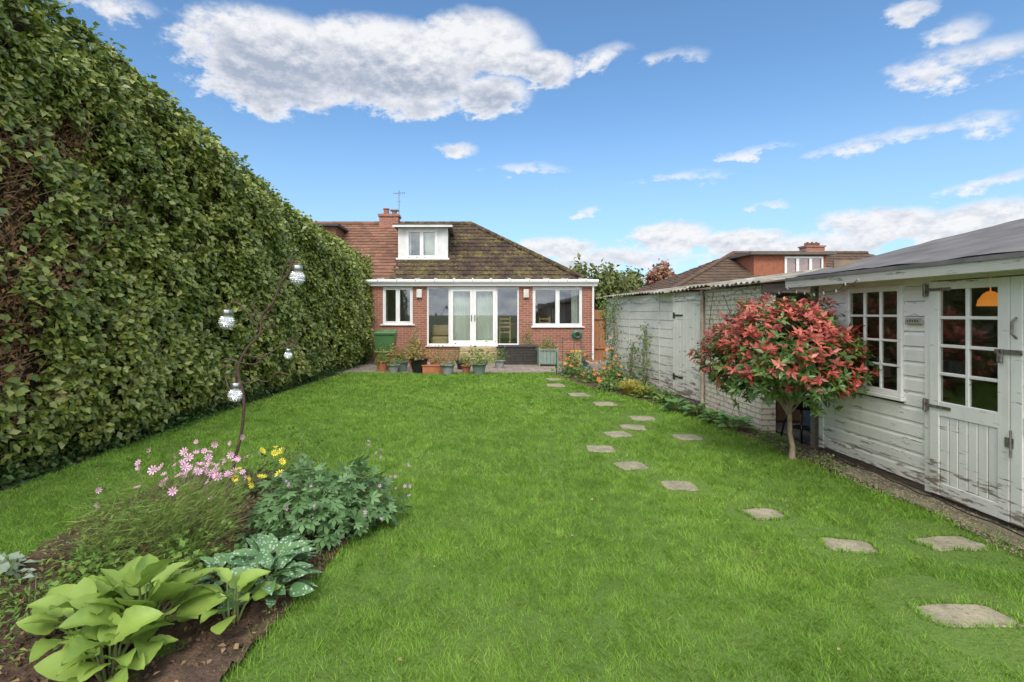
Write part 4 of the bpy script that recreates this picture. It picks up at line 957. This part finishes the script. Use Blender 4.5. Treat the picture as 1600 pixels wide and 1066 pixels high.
sp_=[(-1.80+.035*math.cos(i*.8),Y+.035*math.sin(i*.8),1.45+i*.008) for i in range(30)]; b.tube(sp_,.004,4)
b.build('rusty_stem',[M('rusty_iron',(.12,.065,.045),(.06,.04,.03),40,.7,.4,metal=.2)],sk)
lamp=MB(); gl_=MB()
for x,z,s in ((-1.55,1.93,.92),(-2.17,1.54,.92),(-2.09,.90,.92),(-1.63,1.24,.5)):
    lamp.lathe([(0,.10*s),(.044*s,.10*s),(.048*s,.095*s),(.048*s,.038*s),(.03*s,.033*s),(.0,.033*s)],(x,Y,z),18); 
    nl,nm=9,14
    pts={}
    for i in range(nl+1):
        ph_=math.pi*(.08+.90*i/nl)
        for j in range(nm):
            th=6.283*(j+.5*(i%2))/nm; r=.066*s; pts[i,j]=(x+r*math.sin(ph_)*math.cos(th),Y+r*math.sin(ph_)*math.sin(th),z-.015*s+r*math.cos(ph_)*.9)
    for i in range(nl):
        for j in range(nm):
            a=pts[i,j];b2=pts[i,(j+1)%nm];c2=pts[i+1,(j+1)%nm];d2=pts[i+1,j]
            m_=[sum(q)/4 for q in zip(a,b2,c2,d2)]; m_=(x+(m_[0]-x)*1.22,Y+(m_[1]-Y)*1.22,z+(m_[2]-z)*1.22)
            gl_.add([a,b2,c2,d2,m_],[(0,4,1),(1,4,2),(2,4,3),(3,4,0)])
lamp.build('lamp_caps',[M('polished_steel',(.55,.55,.55),(.42,.42,.42),9,.3,0,metal=.9)],sk,True)
cg,ct,cb_,cc=newmat('faceted_acrylic'); cb_.inputs['Base Color'].default_value=(.70,.72,.73,1); cb_.inputs['Roughness'].default_value=.15; cb_.inputs['Metallic'].default_value=.4; cb_.inputs['Specular IOR Level'].default_value=.9
gl_.build('crystal_globes',[cg],sk)
# ------------------------------------------------------------------ right border plants
gnM=leafmat('border_leaf',[(0,(.06,.125,.03)),(.6,(.14,.25,.05)),(1,(.25,.33,.10))],.45,.25,3)
ylM=leafmat('golden_grass_blade',[(0,(.35,.33,.06)),(.6,(.55,.48,.10)),(1,(.7,.58,.18))],.6,.3,3)
for cx_,cy_,r_,h_ in ((2.75,11.9,.35,.45),(2.6,12.8,.4,.65),(3.05,11.2,.35,.5),(2.85,10.6,.33,.28),(3.3,9.7,.3,.22),(3.3,12.4,.3,.7),(2.5,13.4,.35,.5),(3.4,9.0,.25,.2)):
    shrub('border_plant',(cx_,cy_,.02),r_,r_,h_,320,.075,gnM,fl=(12,.045,orgP,6) if h_>.4 else None)
def tuft(name,c,n,h,spread,mat,w=.006):
    V=[];F=[]
    for i in range(n):
        th=random.uniform(0,6.28); d=Vector((math.cos(th),math.sin(th),0)); p=Vector(c)+d*random.random()*spread*.25; H=h*random.uniform(.6,1.1); q=p+d*spread*.5*random.random()+Vector((0,0,H)); e_=q+d*spread*.45+Vector((0,0,-H*.2)); s_=Vector((-d.y,d.x,0))*w; o=len(V)
        V+=[tuple(p-s_),tuple(p+s_),tuple(q+s_),tuple(q-s_),tuple(e_)]; F+=[(o,o+1,o+2),(o,o+2,o+3),(o+3,o+2,o+4)]
    return bigmesh(name,np.array(V),np.array(F),mat)
tuft('golden_grass',(3.05,10.0,.02),260,.26,.35,ylM); tuft('golden_grass',(3.2,9.7,.02),120,.2,.28,ylM)
hm=veined('hosta_leaf',(.07,.18,.045),(.17,.32,.10))
for cx_,cy_ in ((3.45,7.9),(3.5,7.4),(3.58,7.0),(3.3,8.3)):
    bigleaf('hosta',(cx_,cy_,.01),26,.12,.20,hm,(NV_,NF_),.26,.5,1.5)
shrub('low_weeds',(3.7,6.3,.02),.12,.5,.12,240,.04,gnM); shrub('low_weeds',(3.72,5.4,.02),.10,.4,.08,140,.035,gnM)
def climber(name,path,n,size,mat,w=.18,fl=None):
    e=empty(name); b=MB()
    for s_ in range(5):
        pts=[(p[0]-.03-.02*random.random(),p[1]+random.gauss(0,w*.4),p[2]) for p in path]; b.tube(smooth(pts,4),[.008-.005*i/(4*len(path)) for i in range(4*(len(path)-1)+1)],4,cap=False)
    b.build('stems',[M('climber_stem',(.20,.14,.08),None,9,.8,0)],e)
    P=np.array(path); t_=rng.random(n)*(len(path)-1); i=t_.astype(int); f_=(t_-i)[:,None]; pos=P[i]*(1-f_)+P[np.minimum(i+1,len(path)-1)]*f_
    pos[:,1]+=rng.normal(0,w,n); pos[:,0]-=np.abs(rng.normal(.05,.04,n)); pos[:,2]+=rng.normal(0,.06,n)
    V,F=inst(LV,LF,pos,rng.normal(0,1,(n,3)),np.array([-1,-.4,.6])+rng.normal(0,.5,(n,3)),size*rng.uniform(.6,1.2,n)); bigmesh('leaves',V,F,mat,e)
    if fl: flowers('flowers',[tuple(pos[k]+np.array([-.03,0,0])) for k in range(fl[0])],fl[1],fl[2],yel,e,6,(-.7,-.5,.4))
climber('climbing_rose',[(3.55,12.8,.0),(3.52,12.9,.5),(3.54,12.7,1.1),(3.55,12.9,1.6),(3.55,12.6,1.9)],420,.06,gnM,.32,(6,.05,M('pale_petal',(.8,.6,.55),None,5,.6,0)))
climber('climbing_rose',[(3.68,10.9,.0),(3.66,10.8,.45),(3.68,10.9,.9),(3.68,10.8,1.35)],260,.06,gnM,.2,(3,.05,pinkP))
climber('climbing_rose',[(3.62,11.6,.0),(3.6,11.6,.5),(3.62,11.5,.95)],200,.06,gnM,.25)
climber('climbing_clematis',[(3.5,13.4,.9),(3.46,13.3,1.5),(3.45,13.3,1.95)],220,.07,gnM,.22)
# ------------------------------------------------------------------ patio objects
def pot(name,c,r,h,mat,plant=None,shape=.7,rim=.03):
    e=empty(name); b=MB()
    b.lathe([(0,.0),(r*shape,0),(r*shape,.01),(r*.9,h*.6),(r,h-rim*1.3),(r+.02,h-rim*1.2),(r+.025,h),(r-.02,h),(r-.03,h-.05)],c,22); b.lathe([(0,h-.05),(r-.02,h-.05)],c,22,1)
    b.build('pot',[mat,soilM],e,True)
    if plant:
        n,s_,m_,rx,rz=plant; V,F=dome_leaves((c[0],c[1],h-.02),rx,rx,rz,n,s_,(LV,LF),.3,random.random()*6); bigmesh('foliage',V,F,m_,e)
        b=MB(); stems_to(b,(c[0],c[1],h-.06),[tuple(V[i]) for i in range(0,len(V),max(5,len(V)//14))],.005,0,.02); b.build('stems',[stemM],e)
    return e
terra=M('terracotta',(.46,.17,.08),(.36,.13,.065),7,.8,.2); bpot=M('glazed_black',(.02,.02,.025),None,6,.2,0); gpot=M('sage_glaze',(.22,.29,.25),(.17,.23,.2),6,.4,.1); greyp=M('grey_pot',(.32,.33,.33),(.22,.23,.23),6,.6,.1)
redl=leafmat('autumn_leaf',[(0,(.16,.16,.03)),(.5,(.38,.25,.07)),(1,(.55,.22,.12))],.5,.25)
pot('potted_maple',(-1.47,13.75,0),.24,.40,bpot,(300,.08,redl,.42,.55)); pot('potted_shrub',(-1.98,14.2,0),.17,.28,gpot,(240,.06,gnM,.30,.42)); pot('potted_shrub',(-.68,13.35,0),.18,.28,greyp,(200,.06,gnM,.34,.62))
pot('potted_hydrangea',(.14,13.4,0),.19,.30,gpot,(420,.08,fillM,.46,.50)); pot('terracotta_pot',(-1.0,14.0,0),.16,.26,terra,(200,.06,redl,.3,.45)); pot('terracotta_pot',(-2.25,14.6,0),.2,.45,terra,(140,.06,redl,.22,.3))
pot('tall_olive_pot',(-2.6,14.7,0),.24,.52,M('olive_glaze',(.26,.24,.08),(.18,.17,.05),5,.4,.1),(160,.06,gnM,.25,.25)); pot('black_planter_pot',(3.05,15.8,0),.2,.35,bpot,(60,.05,gnM,.15,.15)); pot('blue_pot',(3.35,15.4,0),.14,.2,M('blue_glaze',(.05,.11,.25),None,6,.3,0),(100,.06,gnM,.2,.3))
pot('potted_shrub',(.75,14.9,0),.15,.25,greyp,(160,.07,gnM,.28,.45)); pot('potted_shrub',(-1.75,15.0,0),.16,.3,terra,(220,.06,gnM,.3,.5)); pot('potted_shrub',(-.35,14.6,0),.15,.26,bpot,(200,.06,fillM,.28,.4))
pot('potted_shrub',(-2.15,13.75,0),.15,.24,greyp,(160,.06,gnM,.24,.3)); pot('potted_shrub',(-.2,13.9,0),.13,.2,terra,(140,.05,redl,.2,.3)); pot('potted_shrub',(-2.5,14.1,0),.14,.3,terra,(150,.06,gnM,.22,.3))
pot('potted_shrub',(-1.9,16.4,0),.15,.3,terra,(260,.08,gnM,.3,.9)); pot('potted_shrub',(1.75,16.6,.0),.13,.5,greyp,(200,.06,gnM,.22,.75)); pot('potted_shrub',(2.9,14.8,0),.16,.25,terra,(200,.06,gnM,.28,.4))
b=MB()
b.box(-1.35,-.82,13.5,13.72,.0,.2,0,.01); b.box(-1.37,-.80,13.48,13.74,.2,.235,0,.008); b.build('terracotta_trough',[terra])
b=MB(); b.box(2.95,3.2,15.2,15.4,.0,.42,0,.02); b.box(2.94,3.21,15.19,15.41,.42,.5,1,.02); b.build('storage_box',[M('cream_plastic',(.7,.6,.38),None,5,.5,0),M('yellow_lid',(.65,.48,.12),None,5,.5,0)])
e=empty('green_planter'); b=MB(); 
for k in range(5): b.box(1.98+.11*k,2.085+.11*k,15.4,15.44,.08,.5,0,.005); b.box(1.98+.11*k,2.085+.11*k,15.76,15.8,.08,.5,0,.005)
b.box(1.96,2.0,15.38,15.82,0,.55,0,.005); b.box(2.51,2.55,15.38,15.82,0,.55,0,.005); b.box(2.0,2.51,15.375,15.40,.48,.53,0,.004); b.box(2.0,2.51,15.44,15.76,.1,.45,1)
b.build('trough',[M('sage_paint',(.26,.33,.28),(.19,.26,.22),6,.6,.2),soilM],e); V,F=dome_leaves((2.25,15.6,.45),.33,.25,.42,420,.06,(LV,LF),.4); bigmesh('foliage',V,F,gnM,e)
b=MB(); 
for k in range(6): b.box(.80,2.0-.002,15.9-.006*(k%2),16.4,.02+.085*k,.02+.085*(k+1)-.006,0,.004)
b.box(.77,2.03,15.86,16.43,.535,.60,0,.015); 
for x in (.80,1.17,1.56,1.95): b.box(x,x+.05,15.88,15.893,.02,.53,0)
b.build('garden_storage_chest',[M('dark_resin',(.03,.027,.024),(.05,.043,.036),12,.5,.2)])
b=MB(); x0,x1,y0,y1=-3.02,-2.42,15.6,16.2
b.add([(x0+.06,y0+.06,.06),(x1-.06,y0+.06,.06),(x1-.06,y1-.04,.06),(x0+.06,y1-.04,.06),(x0,y0,.98),(x1,y0,.98),(x1,y1,.98),(x0,y1,.98)],[(3,2,1,0),(0,1,5,4),(1,2,6,5),(2,3,7,6),(3,0,4,7)])
b.box(x0-.02,x1+.02,y0-.03,y1+.02,.94,.985,0,.01); b.add([(x0-.03,y0-.05,.99),(x1+.03,y0-.05,.99),(x1+.03,y1+.03,1.02),(x0-.03,y1+.03,1.02),(x0+.02,y0+.02,1.05),(x1-.02,y0+.02,1.05),(x1-.02,y1,1.10),(x0+.02,y1,1.10)],[(3,2,1,0),(4,5,6,7),(0,1,5,4),(1,2,6,5),(2,3,7,6),(3,0,4,7)])
b.tube([(x0+.05,y1+.06,1.0),(x1-.05,y1+.06,1.0)],.018,6)
for x in (x0+.02,x1-.07): b.tube([(x,y1,.1),(x+.05,y1,.1)],.1,14,1)
b.build('wheelie_bin',[M('green_plastic',(.06,.16,.05),(.05,.13,.04),4,.45,0),blackM])
b=MB()
for x in (2.25,2.55): b.tube([(x,13.0,0),(x,13.0,1.0)],.008,5)
b.tube([(2.25,13,.95),(2.55,13,.95)],.008,5); b.tube([(2.1,12.95,.0),(2.1,12.95,.62)],.012,6)
b.build('plant_support',[M('green_wire',(.03,.10,.05),None,9,.5,0)])
# ------------------------------------------------------------------ distant trees
def crown(mb_parts,c,rx,ry,rz,ncl,leaf,per=26):
    P=[];
    for i in range(ncl):
        d=rng.normal(0,1,3); d/=np.linalg.norm(d); rr=rng.uniform(.45,1.0)
        cc_=np.array(c)+d*np.array([rx,ry,rz])*rr; P.append(cc_+rng.normal(0,.16*(rx+rz)/2*.8,(per,3)))
    P=np.concatenate(P); n=len(P); no=(P-np.array(c))/np.array([rx,ry,rz])+rng.normal(0,.5,(n,3))+np.array([0,0,.4])
    mb_parts.append(inst(LV,LF,P,rng.normal(0,1,(n,3)),no,leaf*rng.uniform(.6,1.4,n)))
def treeset(name,specs,mat,leaf=.30):
    e=empty(name); parts=[]; b=MB()
    for x,y,h,r in specs:
        crown(parts,(x,y,h-r*.85),r,r,r*.9,44,leaf); crown(parts,(x+r*.5,y-.3,h-r*1.5),r*.8,r*.7,r*.7,20,leaf)
        b.tube([(x,y,0),(x+.1,y,h*.4),(x,y,h*.8)],[.16,.11,.04],7)
        for k in range(5):
            a=random.uniform(0,6.28); b.tube([(x,y,h*.4),(x+r*.4*math.cos(a),y+r*.4*math.sin(a),h*.62),(x+r*.8*math.cos(a),y+r*.8*math.sin(a),h*.78)],[.07,.045,.015],5)
    V,F=cat(parts); bigmesh('foliage',V,F,mat,e); b.build('trunks',[M('bark',(.14,.11,.07),None,8,.9,.3)],e)
dk=leafmat('tree_leaf',[(0,(.08,.11,.035)),(.5,(.17,.20,.065)),(1,(.30,.29,.12))],.6,.2,.5)
treeset('distant_trees',[(7.4,34,5.0,1.6),(9.0,34.5,4.9,1.7),(10.4,35.5,4.5,1.4),(12.4,40,4.8,1.5),(5.5,40,3.6,1.3),(16.5,42,4.2,1.5),(22,40,4.3,1.8),(27,38,4,1.8),(8,46,4,1.8),(18,50,4.4,2)],dk)
treeset('copper_tree',[(14.0,38,5.1,1.3),(15.3,39,4.6,1.0)],leafmat('copper_leaf',[(0,(.20,.08,.055)),(.6,(.38,.18,.12)),(1,(.36,.25,.12))],.6,.2,.5))
sp2=[(x,62+rng.uniform(-4,4),rng.uniform(3.4,4.6),2.6) for x in np.arange(-60,90,3.6)]
treeset('distant_tree_line',sp2,dk,.55)
